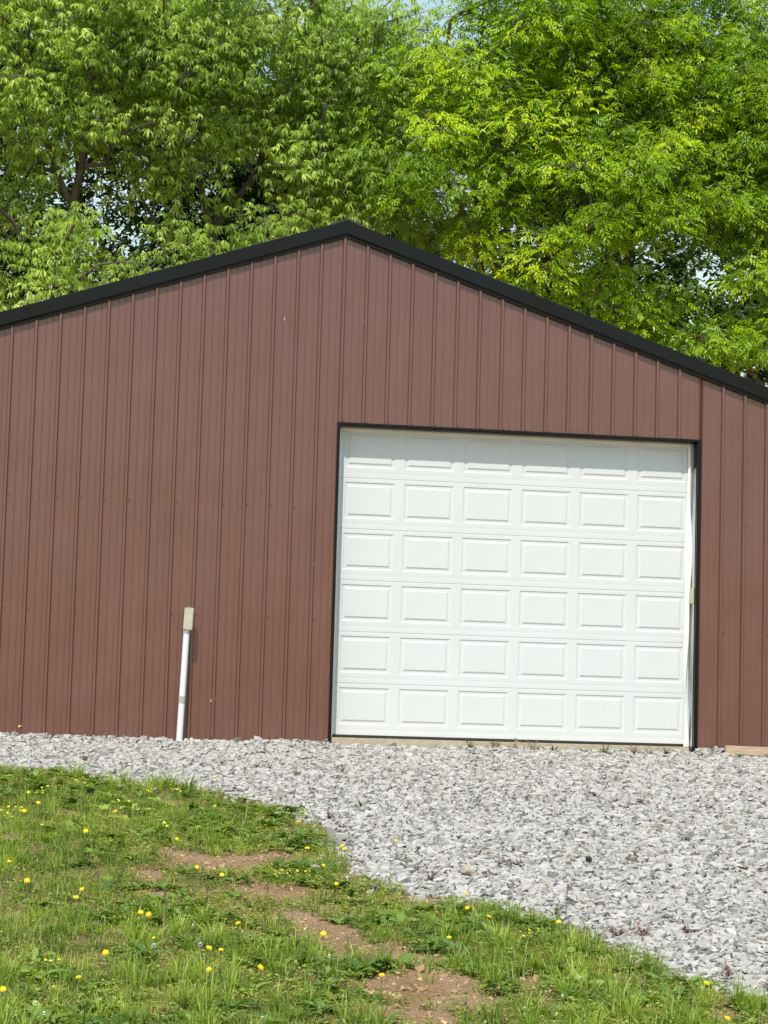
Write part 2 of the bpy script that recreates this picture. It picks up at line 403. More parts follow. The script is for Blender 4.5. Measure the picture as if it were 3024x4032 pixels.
# side and back walls, roof
def prism(name, pts, y0, y1, mat, parent):
    n = len(pts)
    V = [(x, y0, z) for x, z in pts] + [(x, y1, z) for x, z in pts]
    F = [tuple(range(n)), tuple(range(2 * n - 1, n - 1, -1))] + [(i, i + n, (i + 1) % n + n, (i + 1) % n) for i in range(n)]
    return obj_pd(name, V, F, mat, parent)
ze = roof_z(RIDGE_X + HALF_W, Z_FB)
box('side_wall', RIDGE_X - HALF_W, RIDGE_X - HALF_W + .03, .012, DEPTH, -.2, ze + .04, MT['siding'], barn)
box('side_wall', RIDGE_X + HALF_W - .03, RIDGE_X + HALF_W, .012, DEPTH, -.2, ze + .04, MT['siding'], barn)
prism('back_wall', [(RIDGE_X - HALF_W + .03, -.2), (RIDGE_X + HALF_W - .03, -.2), (RIDGE_X + HALF_W - .03, ze), (RIDGE_X, Z_FB), (RIDGE_X - HALF_W + .03, ze)], DEPTH - .03, DEPTH, MT['siding'], barn)
ovh = .25
for s in (-1, 1):
    xe = RIDGE_X + s * (HALF_W + ovh); z0 = Z_FB + .1; z1 = z0 - SLOPE * (HALF_W + ovh)
    # ribbed roof sheet
    V, F = [], []
    prof = []
    for k in range(int((DEPTH + .2) / PITCH_X) + 1):
        y = -.045 + k * PITCH_X
        prof += [(y + .02, 0), (y + .03, .018), (y + .05, .018), (y + .06, 0)]
    prof.append((DEPTH + .15, 0))
    for y, h in prof:
        V += [(RIDGE_X + s * .002, y, z0 + h), (xe, y, z1 + h)]
    for i in range(len(prof) - 1):
        F.append((2 * i, 2 * i + 2, 2 * i + 3, 2 * i + 1) if s < 0 else (2 * i + 1, 2 * i + 3, 2 * i + 2, 2 * i))
    obj_pd('roof_sheet', V, F, MT['roof'], barn)
    # rake trim: profile (y, z relative to the lower edge of the face at that x)
    prf = [(.0, .128), (-.043, .128), (-.0495, .121), (-.0465, .006), (-.0465, 0.), (-.0440, -.004), (-.0335, -.020), (-.0326, -.024), (-.0316, -.043), (-.0160, -.0445)]
    segs = [(RIDGE_X, RIDGE_X + s * 2.05), (RIDGE_X + s * 2.047, xe)] if s > 0 else [(RIDGE_X, RIDGE_X + s * 3.0), (RIDGE_X + s * 2.997, xe)]
    for q, (xa, xb) in enumerate(segs):
        V, F = [], []
        nst = 14; dyq = -.0022 * q
        for i in range(nst + 1):
            x = xa + (xb - xa) * i / nst
            wob = .0018 * math.sin(x * 3.1 + s) + .0012 * math.sin(x * 7.7)
            for y, dz in prf:
                f = 1 if -.05 < dz < .11 else 0
                V.append((x, y + dyq + (wob * f if y < -.035 else 0), roof_z(x, Z_FB) + dz))
        m = len(prf)
        for i in range(nst):
            for j in range(m - 1):
                a = i * m + j
                F.append((a, a + 1, a + m + 1, a + m) if s > 0 else (a + m, a + m + 1, a + 1, a))
        obj_pd('rake_trim', V, F, MT['black'], barn)
V, F = [], []
for y in (-.055, DEPTH + .2):
    V += [(RIDGE_X - .17, y, Z_FB + .136 - .17 * SLOPE), (RIDGE_X - .02, y, Z_FB + .138), (RIDGE_X, y, Z_FB + .143), (RIDGE_X + .02, y, Z_FB + .138), (RIDGE_X + .17, y, Z_FB + .136 - .17 * SLOPE),
          (RIDGE_X + .165, y, Z_FB + .119 - .17 * SLOPE), (RIDGE_X, y, Z_FB + .124), (RIDGE_X - .165, y, Z_FB + .119 - .17 * SLOPE)]
F = [tuple(range(7, -1, -1)), tuple(range(8, 16))] + [(i, (i + 1) % 8, (i + 1) % 8 + 8, i + 8) for i in range(8)]
obj_pd('ridge_cap', V, F, MT['roof'], barn)

# slab, door opening trim
box('foundation_slab', -6.1, DX0 - .05, .05, DEPTH - .05, -.35, -.02, MT['concrete'], barn)
box('foundation_slab', DX1 + .05, 6.1, .05, DEPTH - .05, -.35, -.02, MT['concrete'], barn)
box('door_sill', DX0 + .002, DX1 - .035, -.012, DEPTH - .06, -.30, -.002, MT['concrete'], barn, bevel=.008)
box('door_trim', T_OUT0 - .001, DX0, -.033, .004, -.12, DZ1, MT['black'], barn, bevel=.002)
box('door_trim', DX1, T_OUT1 + .001, -.033, .004, -.12, DZ1, MT['black'], barn, bevel=.002)
box('door_trim', T_OUT0 - .001, T_OUT1 + .001, -.0355, .004, DZ1 + .0005, DZ1 + .0235, MT['black'], barn, bevel=.002)
box('header_liner', DX0, DX1, .0045, .15, DZ1 - .006, DZ1 + .006, MT['black'], barn)
box('jamb_liner', DX0 - .012, DX0, .0045, .15, -.12, DZ1 - .0065, MT['black'], barn)
# right jamb: black return, then the bent galvanized lining and the wavy vinyl stop
box('jamb_liner', DX1, DX1 + .010, .0045, .15, -.12, DZ1 - .0065, MT['black'], barn)
V, F = [], []
nz = 60
for i in range(nz + 1):
    z = -.05 + 2.83 * i / nz
    w1 = .006 * math.sin(z * 2.3 + .6) + .004 * math.sin(z * 5.1)
    w2 = .016 * math.sin(z * 3.1 + 2.2) + .007 * math.sin(z * 7.3)
    V += [(DX1 - .004, .008, z), (DX1 - .008 + .3 * w1, .045, z), (DX1 - .010 + w1 + .4 * w2, .09, z), (DX1 - .014 + w2 * .6, .121, z)]
for i in range(nz):
    for j in range(3):
        a = 4 * i + j; F.append((a, a + 1, a + 5, a + 4))
obj_pd('jamb_lining', V, F, MT['galv'], barn, smooth=True)
def stop_strip(x_in, x_out, z0, z1, wav, y):
    V, F = [], []; n = 70
    for i in range(n + 1):
        z = z0 + (z1 - z0) * i / n
        t = i / n
        w = wav * (.016 * math.sin(z * 3.0 + 2.3) + .007 * math.sin(z * 6.9 + .5) - .012 * math.exp(-((z - .45) / .3)**2))
        wi = wav * (.010 * math.sin(z * 2.2 + 1.0) + .006 * math.sin(z * 5.3))
        V += [(x_in + wi, y + .012, z), (x_in + wi + .006, y, z), ((x_in + x_out) / 2 + (w + wi) / 2, y - .004, z), (x_out + w - .012, y - .010, z), (x_out + w, y - .004, z), (x_out + w, y + .02, z)]
    for i in range(n):
        for j in range(5):
            a = 6 * i + j; F.append((a, a + 1, a + 7, a + 6))
    return obj_pd('weather_strip', V, F, MT['vinyl'], barn, smooth=True)
stop_strip(DX0 + .001, DX0 + .030, 0.0, DZ1 - .01, 0, .104)
stop_strip(DX1 - .072, DX1 - .022, .002, DZ1 - .01, 1, .094)
box('weather_strip', DX0 + .002, DX1 - .02, .095, .119, DZ1 - .046, DZ1 - .0065, MT['vinyl'], barn, bevel=.006)
snr = box('sensor_box', DX1 - .034, DX1 - .002, .006, .055, 1.42, 1.575, MT['boxcream'], barn, bevel=.004)
box('mounting_plate', DX1 - .003, DX1 + .0005, .003, .06, 1.40, 1.59, MT['rubber'], snr)

# garage door: six sections, each with six pressed panels
YD = .117
gdoor = box('garage_door', DX0 - .01, DX1 + .008, YD + .034, YD + .05, .03, DZ1 + .02, MT['door'], barn)
SEC = .5035; Z_S1 = 2.543
PX0, PXP, PW = .0615, .5922, .5005
PB, PH = .1005, .360
def door_section(zb, zt):
    xs_ = [DX0 - .012]
    for i in range(6): xs_ += [PX0 + PXP * i, PX0 + PXP * i + PW]
    xs_.append(DX1 + .010)
    H = zt - zb
    rows_ = [(0, .028), (.0008, 0), (.036, 0), (.0372, .0005), (.063, .0005), (.0642, 0), (PB, 0), (PB + PH, 0), (H - .0145, 0), (H - .013, .0004), (H - .0006, .0005), (H, .028)]
    rows_ = [r for r in rows_ if r[0] <= H + 1e-6]
    V, F = [], []
    for z, dy in rows_:
        for x in xs_: V.append((x, YD + dy, zb + z))
    nx = len(xs_)
    pr = [i for i, r in enumerate(rows_) if abs(r[0] - PB) < 1e-6][0]
    for r in range(len(rows_) - 1):
        for c in range(nx - 1):
            if r == pr and c % 2 == 1: continue
            a = r * nx + c; F.append((a, a + 1, a + nx + 1, a + nx))
    obj_pd('door_section', V, F, MT['door'], gdoor)
def pressed_panel():
    V, F = [], []
    for ins, dy in ((0, 0), (.0035, .0008), (.0105, .0050), (.0300, .0053), (.0335, .0045), (.0455, -.0002), (.0490, -.0006)):
        V += [(ins, dy, ins), (PW - ins, dy, ins), (PW - ins, dy, PH - ins), (ins, dy, PH - ins)]
    n = len(V) // 4
    for i in range(n - 1):
        for j in range(4):
            a, b = 4 * i + j, 4 * i + (j + 1) % 4
            F.append((a, b, b + 4, a + 4))
    F.append(tuple(4 * (n - 1) + j for j in range(4)))
    me = bpy.data.meshes.new('raised_panel'); me.from_pydata(V, [], F); me.materials.append(MT['door']); me.update()
    return me
PANEL_ME = pressed_panel()
for s in range(6):
    zt = Z_S1 + SEC - SEC * s
    zb = zt - SEC
    zb_, zt_ = max(zb, .026) , zt - .0009
    door_section(zb, zt_)
    for i in range(6):
        link('raised_panel', PANEL_ME, None, gdoor, (PX0 + PXP * i, YD, zb + PB))
box('bottom_seal', DX0 + .006, DX1 - .075, YD - .012, YD + .03, -.001, .0235, MT['rubber'], gdoor, bevel=.004)

# fixing screws, far too small to tell apart
bm = bmesh.new()
def screw(x, z):
    bmesh.ops.create_uvsphere(bm, u_segments=6, v_segments=4, radius=.0078, matrix=Matrix.Translation((x, -.002, z)) @ Matrix.Diagonal((1, .8, 1, 1)))
for k in range(-22, 24):
    x = k * PITCH_X + .012
    for z in (1.136, 2.2157, 3.3 if False else None):
        if z is None: continue
        if T_OUT0 - .02 < x < T_OUT1 + .004: continue
        screw(x, z + random.uniform(-.004, .004))
    if T_OUT0 < x < T_OUT1: screw(x, DZ1 + .04 + random.uniform(-.003, .003))
me = bpy.data.meshes.new('screws'); bm.to_mesh(me); bm.free()
tag(link('screws', me, MT['steel_screw'], barn), kind='stuff')

# pale scuffs and droppings on the sheets
def scuff(u, z, pts):
    V = [(u, -.0035, z)] + [(u + r * math.cos(a), -.0028, z + r * math.sin(a) * k) for a, r, k in pts]
    obj_pd('scuff_mark', V, [(0, i + 1, (i + 1) % len(pts) + 1) for i in range(len(pts))], MT['puff'], barn)
for u, z, r_, k in ((-1.186, .315, .011, .8), (-1.145, .335, .009, .6), (-.60, 4.06, .004, 5), (.188, 4.07, .003, 6), (-.23, 1.66, .003, 5)):
    scuff(u, z, [(i * math.pi / 4 + random.uniform(-.25, .25), r_ * random.uniform(.5, 1.2), k) for i in range(8)])

# ------------------------------------------------------------------ things by the wall
def cyl_obj(name, p0, p1, r, mat, parent, sides=20, caps=True, r1=None):
    p0, p1 = Vector(p0), Vector(p1); d = p1 - p0
    bm = bmesh.new()
    bmesh.ops.create_cone(bm, cap_ends=caps, segments=sides, radius1=r, radius2=r if r1 is None else r1, depth=d.length,
                          matrix=Matrix.Translation((p0 + p1) / 2) @ d.to_track_quat('Z', 'Y').to_matrix().to_4x4())
    for f in bm.faces: f.smooth = len(f.verts) == 4
    bmesh.ops.split_edges(bm, edges=[e_ for e_ in bm.edges if any(len(f.verts) != 4 for f in e_.link_faces)])
    me = bpy.data.meshes.new(name); bm.to_mesh(me); bm.free()
    return link(name, me, mat, parent)
kp = empty('keypad_post', (-1.487, -.11, -.2))
tag(kp, 'leaning white plastic conduit post topped by a cream box against brown siding', 'post')
def rel(x, z, y=-.11): return (x + 1.487, y + .11, z + .2)
ax = lambda z: -1.487 + (z + .12) * .0315
cyl_obj('pipe', rel(ax(-.28), -.28), rel(ax(.962), .962), .0305, MT['pvc'], kp)
cyl_obj('coupling', rel(ax(.284), .284), rel(ax(.347), .347), .0335, MT['pvcgrey'], kp)
cyl_obj('collar', rel(ax(.948), .948), rel(ax(.985), .985), .0345, MT['pvcgrey'], kp)
bx = box('box', -.045, .045, -.032, .03, -.108, .108, MT['boxcream'], kp, bevel=.008, loc=rel(-1.437, 1.085))
bx.rotation_euler = (0, math.radians(2.2), math.radians(-9))
box('cover', -.040, .042, -.044, -.0325, -.104, .100, MT['boxcream'], bx, bevel=.004)
box('latch', -.010, .012, -.030, -.006, .1085, .117, MT['pvcgrey'], bx, bevel=.002)
box('latch', -.006, .006, -.046, -.030, -.112, -.1045, MT['pvc'], bx, bevel=.001)
stub = cyl_obj('pipe_stub', (-1.372, -.115, -.2), (-1.370, -.115, -.043), .0155, MT['pvc'], None)
tag(stub, 'short thin white pipe stub standing in gravel beside the conduit post', 'pipe')
bd = box('wood_board', -.0, 1.9, -.019, .019, -.045, .045, MT['wood'], None, bevel=.003, loc=(3.875, -.20, -.022))
bd.rotation_euler = (math.radians(-6), math.radians(.8), math.radians(1.0))
tag(bd, 'pale sawn wooden board lying on edge on gravel right of the garage door', 'board')

# ------------------------------------------------------------------ gravel
def stone_protos(n, npts):
    out = []
    for i in range(n):
        bm = bmesh.new()
        dims = np.array([1, random.uniform(.5, .85), random.uniform(.36, .66)])
        P = np.array([(i_, j_, k_) for i_ in (-1, 1) for j_ in (-1, 1) for k_ in (-1, 1)], float) * .74
        P = (P * RNG.uniform(.35, 1.3, (8, 3)) + RNG.normal(0, .18, (8, 3))) * dims * 1.1
        for p in P: bm.verts.new(p)
        r = bmesh.ops.convex_hull(bm, input=bm.verts[:])
        loose = [v for v in bm.verts if not v.link_faces]
        for v in loose: bm.verts.remove(v)
        bmesh.ops.triangulate(bm, faces=bm.faces[:])
        bmesh.ops.recalc_face_normals(bm, faces=bm.faces[:])
        bm.verts.index_update()
        out.append((np.array([v.co[:] for v in bm.verts]), np.array([[v.index for v in f.verts] for f in bm.faces])))
        bm.free()
    return out
def rot_mats(az, tilt_ax, tilt):
    n = len(az); ca, sa = np.cos(az), np.sin(az)
    Rz = np.zeros((n, 3, 3)); Rz[:, 0, 0] = ca; Rz[:, 0, 1] = -sa; Rz[:, 1, 0] = sa; Rz[:, 1, 1] = ca; Rz[:, 2, 2] = 1
    kx, ky = np.cos(tilt_ax), np.sin(tilt_ax); c, s = np.cos(tilt), np.sin(tilt); t = 1 - c
    Rt = np.zeros((n, 3, 3))
    Rt[:, 0, 0] = t * kx * kx + c; Rt[:, 0, 1] = t * kx * ky; Rt[:, 0, 2] = s * ky
    Rt[:, 1, 0] = t * kx * ky; Rt[:, 1, 1] = t * ky * ky + c; Rt[:, 1, 2] = -s * kx
    Rt[:, 2, 0] = -s * ky; Rt[:, 2, 1] = s * kx; Rt[:, 2, 2] = c
    return np.einsum('nij,njk->nik', Rt, Rz)
def replicate(protos, pos, Rm, scale, rnd, attr_jit=0.):
    """copies of prototypes -> V, F, rnd per vertex"""
    which = RNG.integers(0, len(protos), len(pos))
    Vs, Fs, As, off = [], [], [], 0
    for i, (pv, pf) in enumerate(protos):
        s = np.where(which == i)[0]
        if not len(s): continue
        v = np.einsum('nij,pj->npi', Rm[s], pv) * scale[s][:, None, None] + pos[s][:, None, :]
        f = pf[None] + (np.arange(len(s)) * len(pv))[:, None, None] + off
        Vs.append(v.reshape(-1, 3)); Fs.append(f.reshape(-1, pf.shape[1]))
        a = np.repeat(rnd[s], len(pv))
        As.append(a); off += len(s) * len(pv)
    return np.concatenate(Vs), np.concatenate(Fs), np.concatenate(As)
def frame_right(y): return .73 + (y + 10.9) * (4.19 - .73) / (10.9 - .56)   # right border of the view on the ground
protos = stone_protos(60, 10)
NS = 136000
gx = RNG.uniform(-4.4, 6.2, NS); gy = -RNG.uniform(.012, 12.2, NS)
e = edge_dist(gx, gy)
frag = fbm(gx * 5, gy * 5, 3)
frag2 = fbm(gx * 1.9 + 7, gy * 1.9, 3)
keep = (e < .03 + .22 * (frag - .5) + .55 * (frag2 - .5)) & (gx < frame_right(gy) + 1.0) & (gx > -4.3)
stray = (e >= 0) & (e < .4) & (RNG.random(NS) < .30 * np.exp(-np.maximum(e, 0) / .12))
keep |= stray & (gx < frame_right(gy) + 1.0)
gx, gy = gx[keep], gy[keep]
n = len(gx)
size = np.clip(RNG.lognormal(math.log(.0238), .36, n), .010, .046)
inner = (gx > DX0 - .03) & (gx < DX1 + .02)
gy = np.where(inner, np.minimum(gy, -.03 - size * .8), np.minimum(gy, -.022 - size))
heap = np.where(~inner, (.030 + .055 * ((gx > 3.55) & (gx < 4.1)) + .02 * ((gx > -1.0) & (gx < 0))) * np.clip(1 - (-gy) / .45, 0, 1) * (.3 + fbm(gx * 2.2, gy * 2.2, 2)), np.where(gx < 1.3, .012, .03) * np.clip(1 - (-gy) / .5, 0, 1))
layer = RNG.random(n)
pos = np.stack([gx, gy, gz(gx, gy) + heap + size * .12 + np.where(layer > .5, .009, 0) + np.where(layer > .95, .010, 0)], -1)
Rm = rot_mats(RNG.uniform(0, 6.28, n), RNG.uniform(0, 6.28, n), np.abs(RNG.normal(0, .17, n)))
V, F, A = replicate(protos, pos, Rm, size, RNG.random(n))
gravel = link('gravel', fast_mesh('gravel', V, F, {'rnd': A}), MT['stone'])
tag(gravel, 'grey crushed limestone gravel apron in front of the barn', 'gravel', kind='stuff')
print('stones', n, 'tris', len(F))

# single larger rocks
def rock(name, x, y, s, dims, label, mat, seed, cat='rock', sink=.3, npts=26, group=None):
    r = np.random.default_rng(seed); bm = bmesh.new()
    P = r.normal(size=(npts, 3)); P /= np.linalg.norm(P, axis=1)[:, None]
    P = np.sign(P) * np.abs(P)**.75 * np.array(dims) * s * r.uniform(.85, 1.05, (npts, 1))
    for p in P: bm.verts.new(p)
    bmesh.ops.convex_hull(bm, input=bm.verts[:])
    for v in [v for v in bm.verts if not v.link_faces]: bm.verts.remove(v)
    bmesh.ops.bevel(bm, geom=bm.edges[:], offset=s * .06, segments=1, affect='EDGES')
    me = bpy.data.meshes.new(name); bm.to_mesh(me); bm.free()
    z = float(gz(x, y)) + dims[2] * s * (1 - sink) + .02
    o = link(name, me, mat, None, (x, y, z), r.uniform(0, 3))
    tag(o, label, cat, group); return o
rock('rock', -.02, -6.98, .062, (1.0, .7, .62), 'blocky tan rock with weathered face on the gravel by the grass edge', MT['rock'], 3).rotation_euler = (0, 0, .2)
rock('rock', -.70, -5.70, .055, (1.2, .8, .5), 'pale flat limestone rock at the inner bend of the grass edge', MT['stone'], 4)
rock('rock', -2.42, -1.86, .03, (1.1, .6, .9), 'small dark brown upright shard in the gravel strip left of the post', MT['dead_leaf'], 6)
rock('rock', .95, -6.37, .028, (1.0, .8, .9), 'small black lump lying in the middle of the gravel', MT['char'], 7)
rock('rock', 1.07, -5.63, .038, (1.5, .5, .25), 'flat bright white stone chip in the middle of the gravel', MT['puff'], 8)
rock('rock', .32, -7.23, .034, (1.2, .8, .5), 'smooth pale grey stone beside the brown weeds near the tan rock', MT['stone'], 9)
rock('rock', 3.72, -.16, .05, (1.0, .8, .9), 'bigger pale angular stone against the wall right of the door', MT['stone'], 10, sink=.0)
rock('rock', 3.80, -.13, .045, (.8, .8, 1.1), 'pointed pinkish stone against the wall beside the wooden board', MT['stone'], 12, sink=-.2)

# ------------------------------------------------------------------ grass and ground cover
def scatter_grass(nmax):
    x = RNG.uniform(-4.3, 1.9, nmax); y = -RNG.uniform(1.6, 12.3, nmax)
    e = edge_dist(x, y)
    ok = (e > -.03) & (x < frame_right(y) + .9)
    return x[ok], y[ok], e[ok]
# blades: five vertices, three triangles
def blades(x, y, L, w, az, lean, rnd, z=None):
    n = len(x); z = gz(x, y) - .006 if z is None else z
    dx, dy = np.cos(az), np.sin(az); sx, sy = -dy, dx
    fa = RNG.normal(0, .5, n); sxx = sx * np.cos(fa) - sy * np.sin(fa); syy = sx * np.sin(fa) + sy * np.cos(fa)
    b = np.stack([x, y, z], -1); side = np.stack([sxx * w, syy * w, np.zeros(n)], -1)
    m = b + np.stack([dx * L * lean * .32, dy * L * lean * .32, L * .55 * np.sqrt(np.maximum(1 - (lean * .6)**2, .1))], -1)
    t = b + np.stack([dx * L * lean * .95, dy * L * lean * .95, L * np.sqrt(np.maximum(1 - (lean * .95)**2, .04))], -1)
    V = np.stack([b - side, b + side, m - side * .8, m + side * .8, t], 1).reshape(-1, 3)
    o = (np.arange(n) * 5)[:, None]
    F = np.concatenate([o + np.array([[0, 1, 3]]), o + np.array([[0, 3, 2]]), o + np.array([[2, 3, 4]])])
    return V, F, np.repeat(rnd, 5)
parts = []
# tufts
tx, ty, te = scatter_grass(6200)
lush = fbm(tx * 1.1 + 5, ty * .8 + 2, 3)
near_cam = np.clip((-ty - 8.5) / 2.5, 0, 1)
keep = (RNG.random(len(tx)) < np.clip((lush - .40) * 4.6 + .3 * near_cam, .05, 1)) & (soil_mask(tx, ty) < np.where(RNG.random(len(tx)) < .3, .8, .2)) & (te > .02)
tx, ty, lush = tx[keep], ty[keep], lush[keep]
nb = RNG.integers(9, 30, len(tx))
idx = np.repeat(np.arange(len(tx)), nb); nn = len(idx)
tl = np.clip(RNG.lognormal(math.log(.088), .34, len(tx)), .04, .21) * (1 + .25 * (lush - .5))
rr = np.abs(RNG.normal(0, .032, nn)); aa = RNG.uniform(0, 6.28, nn)
bxp, byp = tx[idx] + rr * np.cos(aa), ty[idx] + rr * np.sin(aa)
tcol = np.clip(RNG.normal(.46, .22, len(tx)) + .5 * (fbm(tx * 1.7 + 60, ty * 1.7, 2) - .5), 0, .9)
rnd = np.clip(tcol[idx] + RNG.normal(0, .12, nn), 0, .92); rnd = np.where(RNG.random(nn) < .10, RNG.uniform(.93, 1, nn), rnd)
parts.append(blades(bxp, byp, tl[idx] * RNG.uniform(.55, 1.15, nn), RNG.uniform(.0014, .0030, nn), aa + RNG.normal(0, .6, nn), np.clip(RNG.normal(.5, .25, nn), .05, .98), rnd))
# tall coarse tufts
hx, hy, he = scatter_grass(900)
kk = (fbm(hx * .9 + 15, hy * .9 + 6, 2) + .28 * np.clip((-hy - 8) / 3, 0, 1) > .57) & (soil_mask(hx, hy) < .15) & (he > .08)
hx, hy = hx[kk], hy[kk]
nb = RNG.integers(22, 55, len(hx)); idx = np.repeat(np.arange(len(hx)), nb); nn = len(idx)
rr = np.abs(RNG.normal(0, .028, nn)); aa = RNG.uniform(0, 6.28, nn); hl = RNG.uniform(.12, .24, len(hx))
hcol = np.clip(RNG.normal(.55, .15, len(hx)), 0, .9)
parts.append(blades(hx[idx] + rr * np.cos(aa), hy[idx] + rr * np.sin(aa), hl[idx] * RNG.uniform(.5, 1.1, nn), RNG.uniform(.0020, .0038, nn), aa + RNG.normal(0, .5, nn), np.clip(RNG.normal(.55, .22, nn), .08, .98), np.clip(hcol[idx] + RNG.normal(0, .1, nn), 0, .93)))
# short scattered blades
x, y, e = scatter_grass(95000)
sm = soil_mask(x, y); k = (RNG.random(len(x)) < np.clip(1 - sm * 1.15, .05, 1) * np.clip((e + .05) / .15, .1, 1))
x, y = x[k], y[k]; nn = len(x)
rnd = np.clip(RNG.normal(.42, .2, nn), 0, .92); rnd = np.where(RNG.random(nn) < .26, RNG.uniform(.93, 1, nn), rnd)
parts.append(blades(x, y, RNG.uniform(.025, .075, nn), RNG.uniform(.0013, .0026, nn), RNG.uniform(0, 6.28, nn), np.clip(RNG.normal(.6, .28, nn), .05, 1), rnd))
x, y, e = scatter_grass(60000)
k = (np.abs(e - .02) < .16 * fbm(x * 3, y * 3, 2) + .02) & (fbm(x * 2.4 + 50, y * 2.4, 3) > .46); x, y = x[k], y[k]; nn = len(x)
THATCH = blades(x, y, RNG.uniform(.02, .07, nn), RNG.uniform(.0012, .0026, nn), RNG.uniform(0, 6.28, nn), np.clip(RNG.normal(.8, .2, nn), .2, 1), RNG.random(nn))
Vg, Fg, Ag, off = [], [], [], 0
for v, f, a in parts: Vg.append(v); Fg.append(f + off); Ag.append(a); off += len(v)
grass = link('grass', fast_mesh('grass', np.concatenate(Vg), np.concatenate(Fg), {'rnd': np.concatenate(Ag)}), GRASS)
tag(grass, 'uneven green grass tufts on the slope left of the gravel', 'grass', kind='stuff')
tag(link('thatch', fast_mesh('thatch', THATCH[0], THATCH[1], {'rnd': THATCH[2]}), mat_leaf('dead_thatch', [(0, (.10, .055, .04)), (.5, (.20, .12, .075)), (1, (.33, .25, .15))], .15, .8, (1, 1, 1), .1)),
    'brown dead weed thatch along the ragged edge of the gravel', 'thatch', kind='stuff')
x, y, e = scatter_grass(60000); sm = soil_mask(x, y); k = (sm > .12) & (RNG.random(len(x)) < .55); x, y = x[k], y[k]; n = len(x)
sz = np.clip(RNG.lognormal(math.log(.0065), .6, n), .002, .03)
V, F, A = replicate(protos, np.stack([x, y, gz(x, y) + sz * .1], -1), rot_mats(RNG.uniform(0, 6.28, n), RNG.uniform(0, 6.28, n), np.abs(RNG.normal(0, .5, n))), sz, RNG.random(n))
tag(link('soil_crumbs', fast_mesh('soil_crumbs', V, F, {'rnd': A}), mat_leaf('soil_crumb', [(0, (.24, .145, .078)), (.55, (.37, .235, .132)), (.9, (.43, .30, .19)), (1, (.44, .41, .36))], 0, .95, (1, 1, 1), .05)),
    'reddish brown soil crumbs scattered on the bare patches', 'soil', kind='stuff')
print('grass tris', sum(len(f) for f in Fg))
# low mat of small leaves (clover, chickweed): sprigs with leaves at different heights
def cover_proto():
    V, F = [], []
    for i in range(random.randint(6, 8)):
        a = random.uniform(0, 6.28); r = random.uniform(.004, .035); h = random.uniform(.006, .042)
        c = Vector((r * math.cos(a), r * math.sin(a), h)); l = random.uniform(.006, .013); w = l * random.uniform(.5, .8)
        d = Vector((math.cos(a + random.uniform(-1, 1)), math.sin(a + random.uniform(-1, 1)), random.uniform(-.5, .5))).normalized()
        s = d.cross(Vector((random.uniform(-.4, .4), random.uniform(-.4, .4), 1))).normalized()
        o = len(V); V += [c - d * l, c + s * w, c + d * l, c - s * w]; F += [(o, o + 1, o + 2), (o, o + 2, o + 3)]
    return np.array(V), np.array(F)
cp = [cover_proto() for _ in range(24)]
x, y, e = scatter_grass(44000)
mat_n = fbm(x * 1.6 + 30, y * 1.3 + 11, 3)
k = (RNG.random(len(x)) < np.clip((mat_n - .25) * 3.6, .2, 1)) & (RNG.random(len(x)) > soil_mask(x, y) * 1.15) & (e > 0)
x, y = x[k], y[k]; n = len(x); mat_n = mat_n[k]
V, F, A = replicate(cp, np.stack([x, y, gz(x, y)], -1), rot_mats(RNG.uniform(0, 6.28, n), RNG.uniform(0, 6.28, n), np.abs(RNG.normal(0, .2, n))),
                    RNG.uniform(.7, 1.35, n), np.clip(mat_n * .7 + RNG.normal(.1, .18, n), 0, 1))
cover = link('ground_cover', fast_mesh('ground_cover', V, F, {'rnd': A}), COVER)
tag(cover, 'low olive mat of clover and chickweed between the grass tufts', 'ground cover', kind='stuff')
print('cover tris', len(F))
# broad toothed leaves in rosettes
def rosette_proto():
    V, F = [], []
    for i in range(random.randint(6, 10)):
        a = random.uniform(0, 6.28); L = random.uniform(.05, .115); w = L * random.uniform(.13, .2); rise = random.uniform(.35, 1.25)
        d = Vector((math.cos(a), math.sin(a), 0)); s = Vector((-d.y, d.x, 0)); o = len(V); ns = 4
        for j in range(ns + 1):
            t = j / ns; p = d * (L * t * .92) + Vector((0, 0, L * (rise * t - rise * .75 * t * t)))
            ww = w * (math.sin(math.pi * min(1, t * .8 + .12)) * (1.15 if j % 2 else .75)) * (0 if j == ns else 1)
            V += [p - s * ww + Vector((0, 0, ww * .35)), p, p + s * ww + Vector((0, 0, ww * .35))]
        for j in range(ns):
            q = o + 3 * j
            F += [(q, q + 1, q + 4), (q, q + 4, q + 3), (q + 1, q + 2, q + 5), (q + 1, q + 5, q + 4)]
    return np.array(V), np.array(F)
rp = [rosette_proto() for _ in range(14)]
x, y, e = scatter_grass(3600)
k = (RNG.random(len(x)) < np.clip((fbm(x * 1.4 + 80, y * 1.4, 3) - .35) * 3, .1, 1)) & (soil_mask(x, y) < .5) & (e > .03)
x, y = x[k], y[k]; n = len(x)
V, F, A = replicate(rp, np.stack([x, y, gz(x, y)], -1), rot_mats(RNG.uniform(0, 6.28, n), RNG.uniform(0, 6.28, n), np.abs(RNG.normal(0, .15, n))),
                    RNG.uniform(.6, 1.55, n), np.clip(RNG.normal(.45, .25, n), 0, 1))
tag(link('weeds', fast_mesh('weeds', V, F, {'rnd': A}, smooth=True), WEED), 'broad leafy weed rosettes among the grass', 'weeds', kind='stuff')

